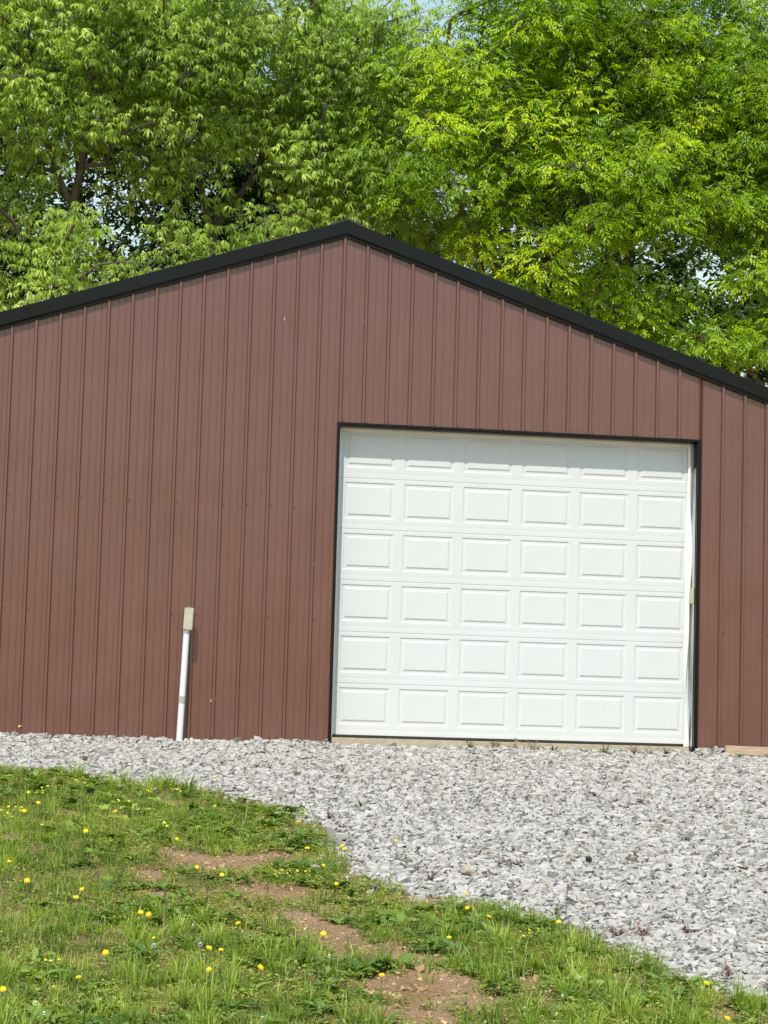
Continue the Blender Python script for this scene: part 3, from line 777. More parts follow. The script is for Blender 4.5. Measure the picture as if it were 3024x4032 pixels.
# ------------------------------------------------------------------ flowers
def flower_mesh(name, rad, layers, dome, mat):
    V, F = [], []
    for li, (npet, r, h, up_) in enumerate(layers):
        for i in range(npet):
            a = 2 * math.pi * (i + .5 * li) / npet + random.uniform(-.06, .06); da = math.pi / npet * .85
            rr = r * random.uniform(.9, 1.06); o = len(V)
            V += [(0, 0, h), (rr * .65 * math.cos(a - da), rr * .65 * math.sin(a - da), h + up_ * .75), (rr * math.cos(a), rr * math.sin(a), h + up_ + random.uniform(-.001, .001)), (rr * .65 * math.cos(a + da), rr * .65 * math.sin(a + da), h + up_ * .75)]
            F += [(o, o + 1, o + 2, o + 3)]
    o = len(V); m = 9
    for j, (t, h) in enumerate(((.62, dome * .35), (.36, dome * .85))):
        for i in range(m): V.append((rad * t * math.cos(2 * math.pi * (i + .5 * j) / m), rad * t * math.sin(2 * math.pi * (i + .5 * j) / m), h))
    V.append((0, 0, dome))
    for i in range(m):
        F.append((o + i, o + (i + 1) % m, o + m + (i + 1) % m, o + m + i)); F.append((o + m + i, o + m + (i + 1) % m, o + 2 * m))
    me = bpy.data.meshes.new(name); me.from_pydata(V, [], F); me.materials.append(mat); me.update(); return me
HEADS = [flower_mesh('flower_head', .019, [(17, .0205, .001, .003), (15, .017, .003, .006), (12, .012, .004, .005)], .010, MT['petal']) for _ in range(3)]
def stem_mesh(h, bend, r=.0018, mat='stem'):
    P = [(bend[0] * t * t, bend[1] * t * t, h * t) for t in (0, .35, .7, 1)]
    V, F = tube_arrays([(P, [r * 1.2, r, r, r * .9])], 5)
    me = fast_mesh('stem', V, F, smooth=True); me.materials.append(MT[mat]); return me
def dandelion(x, y, h, s, label, group=None, tilt=None, mat=None):
    # x, y: where the head is; the stem leans a little
    lx, ly = random.uniform(-.02, .02), random.uniform(-.015, .015)
    zb = float(gz(x - lx, y - ly))
    root = empty('dandelion', (x - lx, y - ly, zb)); tag(root, label, 'flower', group or 'yellow dandelions')
    link('stem', stem_mesh(h, (lx, ly)), None, root)
    hd = link('flower_head', random.choice(HEADS), None, root, (lx, ly, h))
    hd.scale = (s, s, s)
    hd.rotation_mode = 'ZYX'
    hd.rotation_euler = tilt or (random.uniform(.15, .95), random.uniform(-.4, .4), random.uniform(0, 6))
    return root
ORD = ['leftmost', 'second from left', 'third from left', 'fourth from left', 'fifth from left', 'sixth from left', 'seventh from left', 'eighth from left', 'ninth from left', 'tenth from left', 'eleventh from left', 'twelfth from left']
DAND = [(-2.91, -4.6), (-2.84, -5.1), (-2.94, -5.59), (-2.82, -6.14), (-2.3, -5.49), (-2.53, -6.39), (-1.56, -5.15), (-1.97, -5.82), (-1.96, -6.0), (-1.93, -6.57),
    (-1.87, -7.58), (-1.73, -7.78), (-2.92, -8.15), (-3.03, -7.45), (-2.6, -8.35), (-2.64, -8.64), (-2.29, -9.02), (-2.25, -9.12), (-2.52, -10.09), (-1.98, -9.92),
    (-1.93, -10.08), (-2.02, -10.44), (-1.75, -10.32), (-1.32, -9.49), (-1.06, -7.47), (-0.84, -6.74), (-0.84, -6.88), (-1.0, -5.63), (-1.09, -6.88), (-3.03, -10.96),
    (-1.16, -10.53), (-1.24, -4.3), (-2.67, -10.64), (-1.06, -8.09), (-1.76, -9.21), (-0.28, -8.21), (-0.37, -8.72), (-0.32, -9.09),
    (0.1, -9.05), (-0.64, -9.58), (0.51, -10.58), (0.39, -11.31)]
bands = [(-6.2, 'in the grass just below the gravel strip'), (-7.3, 'in the grass level with the upper bare soil'), (-8.3, 'in the row level with the lower gravel bend'),
         (-9.3, 'in the row above the near grass tufts'), (-10.2, 'in the second row from the bottom'), (-99, 'in the lowest row of the picture')]
byband = {}
for p in DAND:
    for lim, nm in bands:
        if p[1] > lim: byband.setdefault(nm, []).append(p); break
for nm, ps in byband.items():
    for i, (x, y) in enumerate(sorted(ps)):
        last = len(ps) > 1 and i == len(ps) - 1
        o_ = 'rightmost' if last else (ORD[i] if len(ps) > 1 else 'only')
        big = .78 if y > -6.2 else 1.0
        dandelion(x, y, .14 + random.uniform(-.015, .02), random.uniform(.72, 1.02) * (big if random.random() < .6 else 1), f'yellow dandelion {nm}, {o_}')
dandelion(-2.99, -.30, .135, .95, 'yellow dandelion on a tall stem against the brown wall at left')
dandelion(-1.40, -3.39, .10, 1.0, 'yellow dandelion standing over pale gravel at the upper grass edge')
dandelion(-1.89, -2.86, .11, .6, 'small orange dandelion over gravel left of the conduit post', None)
dandelion(-.40, -6.29, .12, .62, 'withered orange dandelion on a tall stalk over the gravel')

# clumps of small buttercups
def buttercup(x, y, s, nfl, label):
    root = empty('buttercup_plant', (x, y, float(gz(x, y)))); tag(root, label, 'flower', 'small yellow buttercup clumps')
    paths, tops = [], []
    for i in range(nfl):
        a = random.uniform(0, 6.28); r = random.uniform(.015, .10) * s; h = random.uniform(.045, .10) * (s**.5)
        t = Vector((r * math.cos(a), r * math.sin(a) * .8, h)); tops.append(t)
        paths.append(([(0, 0, 0), tuple(t * .5 + Vector((0, 0, h * .12))), tuple(t)], [.0016, .0013, .001]))
    V, F = tube_arrays(paths, 4); me = fast_mesh('stems', V, F); link('stems', me, MT['buttergreen'], root)
    n = int(120 * s); xx = RNG.normal(0, .05 * s, n); yy = RNG.normal(0, .04 * s, n)
    v, f, a_ = blades(xx, yy, RNG.uniform(.03, .075, n), RNG.uniform(.001, .002, n), RNG.uniform(0, 6.28, n), np.clip(RNG.normal(.5, .25, n), .05, .98), np.clip(RNG.normal(.8, .08, n), 0, .92), z=np.zeros(n))
    link('leaves', fast_mesh('leaves', v, f, {'rnd': a_}), MT['buttergreen'], root)
    for t in tops:
        fl = link('flower', BUTTER, None, root, tuple(t)); q = random.uniform(.7, 1.2); fl.scale = (q, q, q)
        fl.rotation_euler = (random.uniform(-.2, .8), random.uniform(-.4, .4), 0)
BUTTER = flower_mesh('flower', .006, [(5, .009, .0, .004)], .004, MT['petal2'])
BUT = [(-2.51, -3.4, 1.0, 10, 'clump of small yellow buttercups near the top left grass edge'), (-2.81, -4.02, 1.1, 10, 'wide clump of small yellow buttercups at upper left of the grass'),
    (-1.95, -3.8, .8, 8, 'small yellow buttercups at the grass edge below the conduit post, left clump'), (-1.76, -3.82, .8, 7, 'small yellow buttercups at the grass edge below the conduit post, right clump'),
    (-3.06, -5.29, 1.2, 12, 'yellow buttercup clump at the left edge of the photo'), (-1.32, -7.36, .95, 14, 'bright feathery green plant with yellow buttercups beside the bare soil'),
    (-1.16, -7.27, .7, 6, 'thin yellow buttercups right of the bright feathery plant'), (-2.81, -9.93, .7, 5, 'few yellow buttercups low at left, above the pale mat'),
    (-2.6, -10.47, .6, 4, 'small buttercups beside bright green fronds at the lower left'), (-2.80, -10.43, .4, 2, 'single yellow buttercup at lower left by the pale mat'),
    (-2.1, -8.96, .6, 4, 'few tiny buttercups behind the white clover'), (-2.26, -9.33, .6, 4, 'few tiny buttercups under the twin dandelions'),
    (-0.12, -9.1, 1.0, 9, 'yellow buttercup clump between two dandelions by the gravel'), (-0.42, -10.75, .6, 4, 'pair of small buttercups beside white clover at bottom right'),
    (-3.0, -4.9, .8, 6, 'scattered tiny yellow buttercups in the upper left grass'), (-2.2, -4.3, .8, 6, 'tiny yellow buttercups among bright grass in the upper lawn')]
for b in BUT: buttercup(*b)

# white clover heads
CLOV = flower_mesh('flower_head', .009, [(12, .010, .0, -.003), (12, .0098, .003, .0), (10, .008, .006, .002)], .012, MT['white_petal'])
WHITE = [(-1.9, -9.07), (-1.99, -8.9), (-2.03, -8.77), (-2.91, -10.95), (-2.84, -10.98), (-2.66, -10.94), (-2.88, -10.76), (-1.32, -9.72),
    (-1.81, -11.0), (-0.28, -10.46), (-0.24, -10.56), (-0.18, -10.55), (-0.36, -10.94), (-0.27, -10.85), (-0.51, -10.91), (-0.49, -10.8), (-0.74, -11.06)]
wl = [('centre of the near grass', lambda p: -2.2 < p[0] < -1.5 and p[1] > -10), ('bottom left corner', lambda p: p[0] < -2.5), ('bottom right grass', lambda p: p[0] > -.8), ('bare middle soil', lambda p: True)]
wb = {}
for p in WHITE:
    for nm, fn in wl:
        if fn(p): wb.setdefault(nm, []).append(p); break
for nm, ps in wb.items():
    for i, (x, y) in enumerate(sorted(ps)):
        root = empty('white_clover', (x, y, float(gz(x, y)))); h = .05
        tag(root, f'small white clover head in the {nm}, ' + (ORD[i] if len(ps) > 1 else 'on its own'), 'flower', 'white clover heads')
        link('stem', stem_mesh(h, (.005, .004), .0012), None, root)
        hd = link('flower_head', CLOV, None, root, (.005, .004, h)); q = random.uniform(.8, 1.25); hd.scale = (q, q, q)
# dandelion clocks
PUFF = flower_mesh('seed_head', .013, [(16, .016, .0, -.006), (16, .018, .002, .002), (14, .014, .004, .010)], .016, MT['puff'])
for x, y, lb in ((-2.01, -9.62, 'grey dandelion seed head above the centre grass'), (-2.26, -9.66, 'pale dandelion seed head left of the grey one')):
    root = empty('dandelion_clock', (x, y, float(gz(x, y)))); tag(root, lb, 'flower', 'dandelion seed heads')
    link('stem', stem_mesh(.09, (.01, 0), .0016), None, root); link('seed_head', PUFF, None, root, (.01, 0, .09))

# dry stalks
def stalk(x, y, h, lean, az, label, mat='dry', bud=True):
    root = empty('dry_stalk', (x, y, float(gz(x, y)) - .01)); tag(root, label, 'stalk', 'dry stalks standing in the grass')
    dx, dy = lean * h * math.cos(az), lean * h * math.sin(az)
    P = [(dx * t**1.6, dy * t**1.6, h * (t - .12 * lean * t * t)) for t in np.linspace(0, 1, 6)]
    V, F = tube_arrays([(P, np.linspace(.0026, .0015, 6))], 5); link('stem', fast_mesh('stem', V, F, smooth=True), MT[mat], root)
    if bud:
        b = cyl_obj('seed_head', P[-2], P[-1], .0035, MT['drydark'], root, 6, True, .006)
ST = [(-2.65, -8.34, .26, .55, .3, 'pale dry stalk curving right above the big grass tuft', 'dry'), (-2.21, -9.71, .42, .06, 1.2, 'tall straight dry stalk in the centre of the near grass', 'dry'),
    (-1.9, -8.55, .22, .1, .2, 'dark dead stalk right of the tall straight one', 'drydark'), (-2.52, -8.59, .30, .08, 1.5, 'dark upright dead stalk right of the curved pale stalk', 'drydark'),
    (-2.41, -8.5, .24, .1, 1.0, 'thin brown dead stalk behind the twin dandelions', 'drydark'), (-2.99, -8.82, .22, .35, .3, 'leaning pale stalk near the left edge', 'dry'),
    (-1.7, -9.16, .12, .8, .4, 'short bent straw lying by the bare soil', 'dry'), (-2.17, -5.21, .17, .2, .6, 'pale straw standing in the upper lawn', 'dry'),
    (-1.04, -5.05, .16, .1, .5, 'thin stalk at the inner bend of the gravel edge', 'drydark'), (-1.47, -7.97, .10, .1, .5, 'short brown seed stalk beside the bare soil', 'drydark'),
    (-2.62, -.45, .12, .1, .5, 'thin pale stalk against the brown wall at left', 'dry'), (.30, -8.39, .24, .06, .2, 'tall dark stalk at the gravel edge right of centre', 'drydark'),
    (-.62, -10.66, .14, .2, .3, 'thin brown stalk on the lower bare soil', 'drydark'), (-.48, -10.93, .2, .8, .6, 'pale bent straw at the bottom beside white clover', 'dry'),
    (.56, -10.22, .10, .7, 2.6, 'short pale straw leaning at the lower right grass edge', 'dry'), (-2.66, -8.22, .17, .35, 2.6, 'short brown stalk leaning left behind the curved one', 'drydark')]
for s_ in ST: stalk(*s_[:6], mat=s_[6])

# weed sprigs in the gravel
def sprig(x, y, s, mat, label, nst=9, flat=.5, leaves=True):
    s = s * (1.35 if nst < 12 else 1.8)
    V, F = [], []; paths = []
    z0 = float(gz(x, y)) + .012
    for i in range(nst):
        a = random.uniform(0, 6.28); L = s * random.uniform(.5, 1.1); ln = random.uniform(.2, 1.0) * (1 + flat) * .7
        pts = [(L * ln * t * math.cos(a + .5 * t), L * ln * t * math.sin(a + .5 * t), L * (t - .55 * ln * t * t) * (1.2 - flat * .6)) for t in (0, .35, .7, 1)]
        paths.append((pts, [.0024, .002, .0016, .001]))
    V, F = tube_arrays(paths, 4); F = np.concatenate([F[:, [0, 1, 2]], F[:, [0, 2, 3]]])
    if leaves:
        lv, lf, off = [], [], len(V)
        for pts, _ in paths:
            for j in range(5):
                t = random.random(); k = min(2, int(t * 3)); p = Vector(pts[k]).lerp(Vector(pts[k + 1]), random.random())
                d = Vector((random.gauss(0, 1), random.gauss(0, 1), random.gauss(.1, .5))).normalized(); l = random.uniform(.008, .022) * (s / .07)**.5
                w_ = d.cross(Vector((0, 0, 1))).normalized() * l * .3
                o = off + len(lv); lv += [p, p + d * l * .5 + w_, p + d * l, p + d * l * .5 - w_]; lf += [(o, o + 1, o + 2), (o, o + 2, o + 3)]
        V = np.concatenate([V, np.array(lv)]); F = np.concatenate([F, np.array(lf)])
    o = link('weed_sprig', fast_mesh('weed_sprig', V, F), MT[mat], None, (x, y, z0))
    tag(o, label, 'weed', 'weed sprigs in the gravel'); return o
SPR = [(0.22, -2.09, .07, 'greenweed', 'small olive weed in gravel below the second door panel column, right of pair'), (0.42, -2.1, .03, 'redweed', 'tiny orange-brown leaf sprig in gravel below the door'),
    (0.58, -2.36, .05, 'redweed', 'faint reddish weed patch in gravel below the door'), (2.09, -3.53, .06, 'redweed', 'dark red weed pair in gravel below the fourth door column'),
    (1.9, -3.52, .05, 'redweed', 'low red-brown weed left of the dark red pair'), (2.58, -3.87, .06, 'drydark', 'flat dark brown weed in gravel near the right edge'), (2.86, -4.03, .06, 'greenweed', 'olive brown weed in gravel at the right edge'),
    (1.27, -6.34, .07, 'redweed', 'spreading red-brown weed right of the black lump'), (0.27, -6.57, .07, 'drydark', 'dead brown weed in gravel behind the tan rock'), (0.40, -6.61, .06, 'drydark', 'smaller dead weed right of the one behind the tan rock'),
    (-0.35, -6.85, .06, 'drydark', 'brown weed between the grass and the tan rock'), (1.13, -3.76, .04, 'greenweed', 'tiny green sprig alone in the middle gravel'),
    (0.65, -8.89, .11, 'redweed', 'large reddish dead weed clump at the gravel edge, lower right'), (0.50, -8.86, .10, 'redweed', 'reddish weed just left of the large dead clump'),
    (0.94, -8.81, .08, 'redweed', 'thin pale red weed right of the large dead clump'), (0.06, -7.10, .06, 'dead_leaf', 'dead leafy weed touching the tan rock'), (0.15, -7.49, .05, 'drydark', 'small dark weed below the tan rock'),
    (0.26, -8.30, .10, 'greenweed', 'upright green leafy weed at the foot of the tall dark stalk'), (1.98, -6.04, .05, 'greenweed', 'faint olive sprig in the right gravel'),
    (-0.31, -7.18, .09, 'drydark', 'brown green weed at the grass edge left of the tan rock'), (-0.42, -6.52, .09, 'greenweed', 'olive weed under the withered orange dandelion'), (-0.2, -2.17, .08, 'greenweed', 'leafy weed in gravel below the left door jamb'),
    (-0.4, -2.17, .05, 'redweed', 'red weed left of the leafy one below the door jamb'), (-0.64, -2.46, .06, 'greenweed', 'thin green sprig in gravel left of the door'), (-1.09, -2.4, .06, 'redweed', 'brown tuft in gravel right of the conduit post'),
    (-0.94, -2.05, .06, 'greenweed', 'low green weed in gravel right of the pipe stub'), (-0.83, -2.1, .05, 'greenweed', 'second low green weed right of the pipe stub'), (-0.32, -4.07, .06, 'greenweed', 'green sprig in gravel beside the inner grass bend'),
    (-2.87, -1.78, .08, 'greenweed', 'weed in the gravel strip at far left'), (-0.67, -4.8, .09, 'redweed', 'reddish weed patch at the inner grass bend'), (-.62, -5.2, .08, 'redweed', 'red-brown weed below the inner grass bend'),
    (.85, -9.9, .09, 'redweed', 'brown weed patch at the lower right gravel edge'), (1.0, -10.2, .08, 'redweed', 'brown red weed in the bottom right corner'), (-2.2, -2.75, .07, 'drydark', 'dry brown weed at the upper left grass edge')]
for s_ in SPR: sprig(*s_)
THR = [(1.34, -.12, .06, 'greenweed', 'weed at the door sill below the third panel column'), (1.60, -.09, .07, 'greenweed', 'green tuft at the door sill, middle'), (1.78, -.10, .08, 'dry', 'dry yellow grass tuft at the middle of the door sill'),
    (1.96, -.12, .08, 'dry', 'dry straw tuft at the door sill right of the middle'), (2.15, -.16, .06, 'redweed', 'brown weed at the sill below the fourth panel column'), (2.66, -.20, .07, 'greenweed', 'olive tuft at the sill below the fifth panel column'),
    (2.95, -.24, .07, 'redweed', 'reddish tuft at the sill near the right jamb'), (3.10, -.26, .06, 'dry', 'dry pale tuft near the right end of the sill'), (3.29, -.18, .06, 'drydark', 'dark weed beside the right end of the door sill'),
    (3.98, -.32, .05, 'buttergreen', 'small bright green weed under the wooden board, left'), (4.28, -.34, .05, 'buttergreen', 'small bright green weed under the wooden board, right')]
for s_ in THR: sprig(*s_, nst=16, flat=.1)
for x, y, lb, s in ((1.99, -6.6, 'curled brown leaf on the right gravel', .045), (2.11, -6.62, 'crumpled rusty leaf right of the curled one', .04)):
    V, F = [], []
    for i in range(5):
        for j in range(4):
            u, v = i / 4 - .5, j / 3 - .5; wdt = math.sin(math.pi * (i + .6) / 5.2)
            V.append((u * 2 * s, v * s * wdt * 1.3, s * (.25 + .9 * v * v + .5 * u * u + random.uniform(-.06, .06))))
    F = [(i * 4 + j, (i + 1) * 4 + j, (i + 1) * 4 + j + 1, i * 4 + j + 1) for i in range(4) for j in range(3)]
    o = obj_pd('dead_leaf', V, F, MT['dead_leaf'], None, (x, y, float(gz(x, y)) + .02), smooth=True); o.rotation_euler = (0, 0, random.uniform(0, 3))
    tag(o, lb, 'leaf', 'dead leaves on the gravel')

# ------------------------------------------------------------------ trees behind the barn
def leaflet(base, d, L, w, droop, fold=.25):
    """five vertices, four triangles; bends downward along its length"""
    d = d.normalized(); s = d.cross(Vector((0, 0, 1)))
    s = s.normalized() if s.length > 1e-4 else Vector((1, 0, 0))
    m = base + d * (L * .48) + Vector((0, 0, -droop * L * .16)); t = base + d * (L * .92) + Vector((0, 0, -droop * L * .55))
    nrm = s.cross(d).normalized()
    c = m
    return [base, m + s * w - nrm * (-fold * w), c, m - s * w - nrm * (-fold * w), t], [(0, 1, 2), (0, 2, 3), (1, 4, 2), (2, 4, 3)]
def proto_hickory():
    V, F = [], []
    n = random.randint(5, 7); a0 = random.uniform(0, 6.28)
    for i in range(n):
        a = a0 + 6.28 * i / n + random.uniform(-.3, .3)
        d = Vector((math.cos(a), math.sin(a), random.uniform(-1.25, -.05)))
        v, f = leaflet(Vector((.012 * math.cos(a), .012 * math.sin(a), 0)), d, random.uniform(.095, .145), random.uniform(.017, .024), random.uniform(.5, 1.2))
        o = len(V); V += v; F += [tuple(q + o for q in g) for g in f]
    return np.array([tuple(v) for v in V]), np.array(F)
def proto_ash():
    V, F = [], []
    L = random.uniform(.15, .24)
    for i in range(7):
        t = (i // 2 + 1) / 3.4 if i < 6 else 1
        p = Vector((L * t, 0, -.35 * L * t * t)); sgn = 1 if i % 2 else -1
        d = Vector((.75, sgn * .8, random.uniform(-.45, .1))) if i < 6 else Vector((1, 0, -.7))
        v, f = leaflet(p, d, random.uniform(.08, .12), random.uniform(.015, .022), random.uniform(.3, .9))
        v = [v[0], v[1], v[4], v[3]]; f = [(0, 1, 2), (0, 2, 3)]
        o = len(V); V += v; F += [tuple(q + o for q in g) for g in f]
    return np.array([tuple(v) for v in V]), np.array(F)
def proto_back():
    V, F = [], []
    for i in range(7):
        a = random.uniform(0, 6.28); d = Vector((math.cos(a), math.sin(a), random.uniform(-1.2, .3))); d.normalize()
        b = Vector((random.uniform(-.09, .09), random.uniform(-.09, .09), random.uniform(-.07, .07)))
        s = d.cross(Vector((random.uniform(-.5, .5), random.uniform(-.5, .5), 1))).normalized(); L = random.uniform(.10, .16); w = L * .22
        o = len(V); V += [b, b + d * L * .5 + s * w, b + d * L, b + d * L * .5 - s * w]; F += [(o, o + 1, o + 2), (o, o + 2, o + 3)]
    return np.array([tuple(v) for v in V]), np.array(F)
PROTO = {'hickory': [proto_hickory() for _ in range(16)], 'ash': [proto_ash() for _ in range(16)], 'back': [proto_back() for _ in range(16)]}
# what the camera sees above the roof, in x at depth y (with a margin), so that crowns are filled where they can be seen
def view_x(y): return -3.45 - .021 * y * 1.0, 4.2 + .34 * y
def hidden_below(x, y):
    f = (22.0 + y) / 22.0
    xr = -3.02 + (x + 3.02) / f
    return .063 + (roof_z(xr, Z_FB + .1) - .063) * f
def tree(name, label, base, limbs, lumps, nclump, per, kind, mat, clump_r, flat, seed, rnd_mu=.5, trunk_r=.2, group=None):
    rg = np.random.default_rng(seed)
    root = empty(name, (0, 0, 0)); bx_, by_ = base
    root.location = (bx_, by_, float(gz(bx_, by_))); O = np.array(root.location)
    tag(root, label, 'tree', group or 'trees behind the barn')
    pos, par = [], []
    def add(p, q): pos.append(np.array(p, float)); par.append(q); return len(pos) - 1
    ids = {}
    for li, (start, pts) in enumerate(limbs):
        if start is None: cur = add((bx_, by_, O[2] - .1), -1)
        else: cur = ids[start]
        for k, p in enumerate(pts):
            p = np.array(p, float); a = pos[cur].copy(); m = max(1, int(np.linalg.norm(p - a) / .5)); off = rg.normal(0, .05, 3)
            for j in range(1, m + 1):
                t = j / m; q = a + (p - a) * t + off * math.sin(math.pi * t) + rg.normal(0, .02, 3)
                cur = add(q, cur)
            ids[(li, k)] = cur
    nl = len(pos)
    # clump centres
    C = []; tries = 0
    vol = np.array([l[3] * l[4] * l[5] for l in lumps]); vol = vol / vol.sum()
    while len(C) < nclump and tries < nclump * 60:
        tries += 1
        l = lumps[rg.choice(len(lumps), p=vol)]
        u = rg.normal(size=3); u /= np.linalg.norm(u); r = rg.random() ** .45
        c = np.array(l[:3]) + u * r * np.array(l[3:6])
        xa, xb = view_x(c[1])
        if not (xa - 1.3 < c[0] < xb + 1.3): continue
        if c[2] < hidden_below(c[0], c[1]) - .9: continue
        if c[2] > 13.6 + .33 * (c[1] - 14): continue
        if any(np.sum((c - q)**2 * np.array([1, 1, 1.6])) < (clump_r * .78)**2 for q in C[-400:]): continue
        C.append(c)
    C = np.array(C)
    P = np.array(pos)
    order = np.argsort(np.min(np.linalg.norm(C[:, None] - P[None], axis=2), axis=1))
    ends = []
    for ci in order:
        c = C[ci]; P = np.array(pos)
        dv = c - P; dist = np.linalg.norm(dv, axis=1)
        cost = dist + 1.4 * np.maximum(0, .15 - dv[:, 2]) + .25 * np.maximum(0, np.hypot(dv[:, 0], dv[:, 1]) - dv[:, 2])
        cost[P[:, 2] < 3.2] += 6
        b = int(np.argmin(cost)); a = P[b]; m = max(2, int(dist[b] / .38)); cur = b
        bow = np.array([0, 0, .10 * dist[b]]) * (1 if kind != 'hickory' else .8) + rg.normal(0, .06 * dist[b], 3)
        for j in range(1, m + 1):
            t = j / m; q = a + (c - a) * t + bow * math.sin(math.pi * t) + rg.normal(0, .018, 3)
            cur = add(q, cur)
        ends.append(cur)
    P = np.array(pos); par_a = np.array(par); n = len(P)
    w = np.zeros(n); w[ends] = 1
    for i in range(n - 1, 0, -1):
        if par_a[i] >= 0: w[par_a[i]] += w[i]
    rad = .0085 * np.maximum(w, .6) ** .50 + .004
    rad[:nl] = np.maximum(rad[:nl], .03)
    scale_r = trunk_r / max(rad[0], 1e-3)
    rad = np.where(rad > .05, .05 + (rad - .05) * max(scale_r * .8, .3), rad)
    # branch tubes (edge by edge)
    kid = np.where(par_a >= 0)[0]; A = P[par_a[kid]]; B = P[kid]
    ra, rb = np.minimum(rad[par_a[kid]], rad[kid] * 1.7), rad[kid]
    # twigs from the clump centres
    k = per
    cc = np.repeat(C, k, axis=0); nn = len(cc)
    u = rg.normal(size=(nn, 3)); u /= np.linalg.norm(u, axis=1)[:, None]
    rr = rg.random(nn) ** .42
    ext = clump_r * rg.uniform(.75, 1.3, len(C))
    off = u * rr[:, None] * np.repeat(ext, k)[:, None] * np.array([1, 1, flat])
    off[:, 2] += np.where(kind == 'ash', -.22 * np.hypot(off[:, 0], off[:, 1])**1.5, -.10 * np.hypot(off[:, 0], off[:, 1]))
    LP = cc + off
    tw = rg.random(nn) < (.10 if kind != 'back' else .05)
    sel = np.where(tw)[0]
    A2, B2 = cc[sel] - np.array([0, 0, .05]), LP[sel]
    A = np.concatenate([A, A2]); B = np.concatenate([B, B2]); ra = np.concatenate([ra, np.full(len(sel), .007)]); rb = np.concatenate([rb, np.full(len(sel), .003)])
    T = B - A; T /= np.linalg.norm(T, axis=1)[:, None] + 1e-9
    ref = np.where(np.abs(T[:, 2:3]) < .8, np.array([[0, 0, 1.]]), np.array([[1., 0, 0]]))
    S = np.cross(T, ref); S /= np.linalg.norm(S, axis=1)[:, None]; U = np.cross(T, S)
    ang = np.linspace(0, 2 * np.pi, 5, endpoint=False)
    cs = np.cos(ang)[None, :, None] * S[:, None] + np.sin(ang)[None, :, None] * U[:, None]
    r0 = A[:, None] + cs * ra[:, None, None]; r1 = B[:, None] + cs * rb[:, None, None]
    V = np.concatenate([r0, r1], 1).reshape(-1, 3) - O
    o = (np.arange(len(A)) * 10)[:, None]; j = np.arange(5); j2 = (j + 1) % 5
    F = np.stack([o + j, o + j2, o + 5 + j2, o + 5 + j], -1).reshape(-1, 4)
    link('trunk', fast_mesh('trunk', V, F, smooth=True), MT['bark'], root)
    # leaves
    hid = LP[:, 2] < np.array([hidden_below(a, b) for a, b in LP[:, :2]]) - .3
    LP = LP[~hid]; off = off[~hid]; nn = len(LP)
    az = np.arctan2(off[:, 1], off[:, 0]) + rg.normal(0, .7, nn) if kind == 'ash' else rg.uniform(0, 6.28, nn)
    Rm = rot_mats(az, rg.normal(-.38, .7, nn), np.abs(rg.normal(.48, .28, nn)))
    ccol = rg.normal(0, .19, len(C))
    rn = np.clip(rnd_mu + np.repeat(ccol, k)[~hid] + rg.normal(0, .17, nn), 0, 1)
    V, F, A_ = replicate(PROTO[kind], LP - O, Rm, np.clip(rg.normal(1.0, .2, nn), .55, 1.5) * {'hickory': .82, 'ash': .84, 'back': 1.3}[kind], rn)
    cr = link('crown', fast_mesh('crown', V, F, {'rnd': A_}), mat, root)
    cr['kind'] = 'stuff'
    print(name, 'clumps', len(C), 'leaf tris', len(F))
    return root
# ---- hanging-leaf trees at the left
tree('leafy_tree', 'grey forked tree with drooping yellow-green leaves at the far left', (-2.75, 16.0),
     [(None, [(-2.7, 16, 4), (-2.62, 16, 6.8), (-2.5, 16, 8.7)]), ((0, 2), [(-2.95, 15.9, 9.8), (-3.3, 15.8, 11.2), (-3.5, 15.6, 13)]), ((0, 2), [(-2.25, 16.2, 9.8), (-2.1, 16.2, 11.4), (-1.9, 16, 13.2)]),
      ((0, 1), [(-3.4, 15.2, 8.2), (-4.4, 14.7, 9.2)]), ((0, 2), [(-2.3, 15.6, 9.9), (-2.0, 15.3, 11.2)])],
     [(-3.2, 15.6, 11.4, 2.6, 1.9, 2.4), (-1.5, 15.4, 11.6, 2.2, 1.7, 2.2), (-4.3, 15.2, 8.6, 1.5, 1.4, 1.6), (-1.9, 15.0, 7.6, 1.6, 1.0, .8), (-3.2, 14.6, 7.4, 1.6, 1.0, 1.0)],
     180, 58, 'hickory', LEAF_HICKORY, .64, .62, 21, .55, .05)
tree('leafy_tree', 'tree with drooping yellow-green leaves and long grey side limbs left of the roof ridge', (.15, 17.2),
     [(None, [(.15, 17.2, 4), (.1, 17.1, 7.0), (.0, 17, 8.6)]), ((0, 2), [(-.3, 16.9, 10.2), (-.5, 16.8, 13.2)]), ((0, 2), [(.7, 16.8, 9.6), (1.2, 16.6, 11.4), (1.5, 16.4, 13.4)]),
      ((0, 1), [(.9, 16.5, 8.7), (1.7, 16.2, 9.0), (2.3, 16, 9.4)]), ((0, 1), [(-.8, 16.5, 8.3), (-1.5, 16.2, 9.2)])],
     [(.2, 16.6, 12.0, 2.3, 1.7, 2.2), (1.8, 16.2, 11.4, 1.7, 1.5, 2.4), (.6, 15.4, 8.3, 1.9, .9, .8), (2.2, 15.4, 9.3, 1.2, .9, 1.1), (-.9, 15.8, 9.9, 1.2, 1.0, 1.2)],
     170, 58, 'hickory', LEAF_HICKORY, .64, .62, 22, .5, .06)
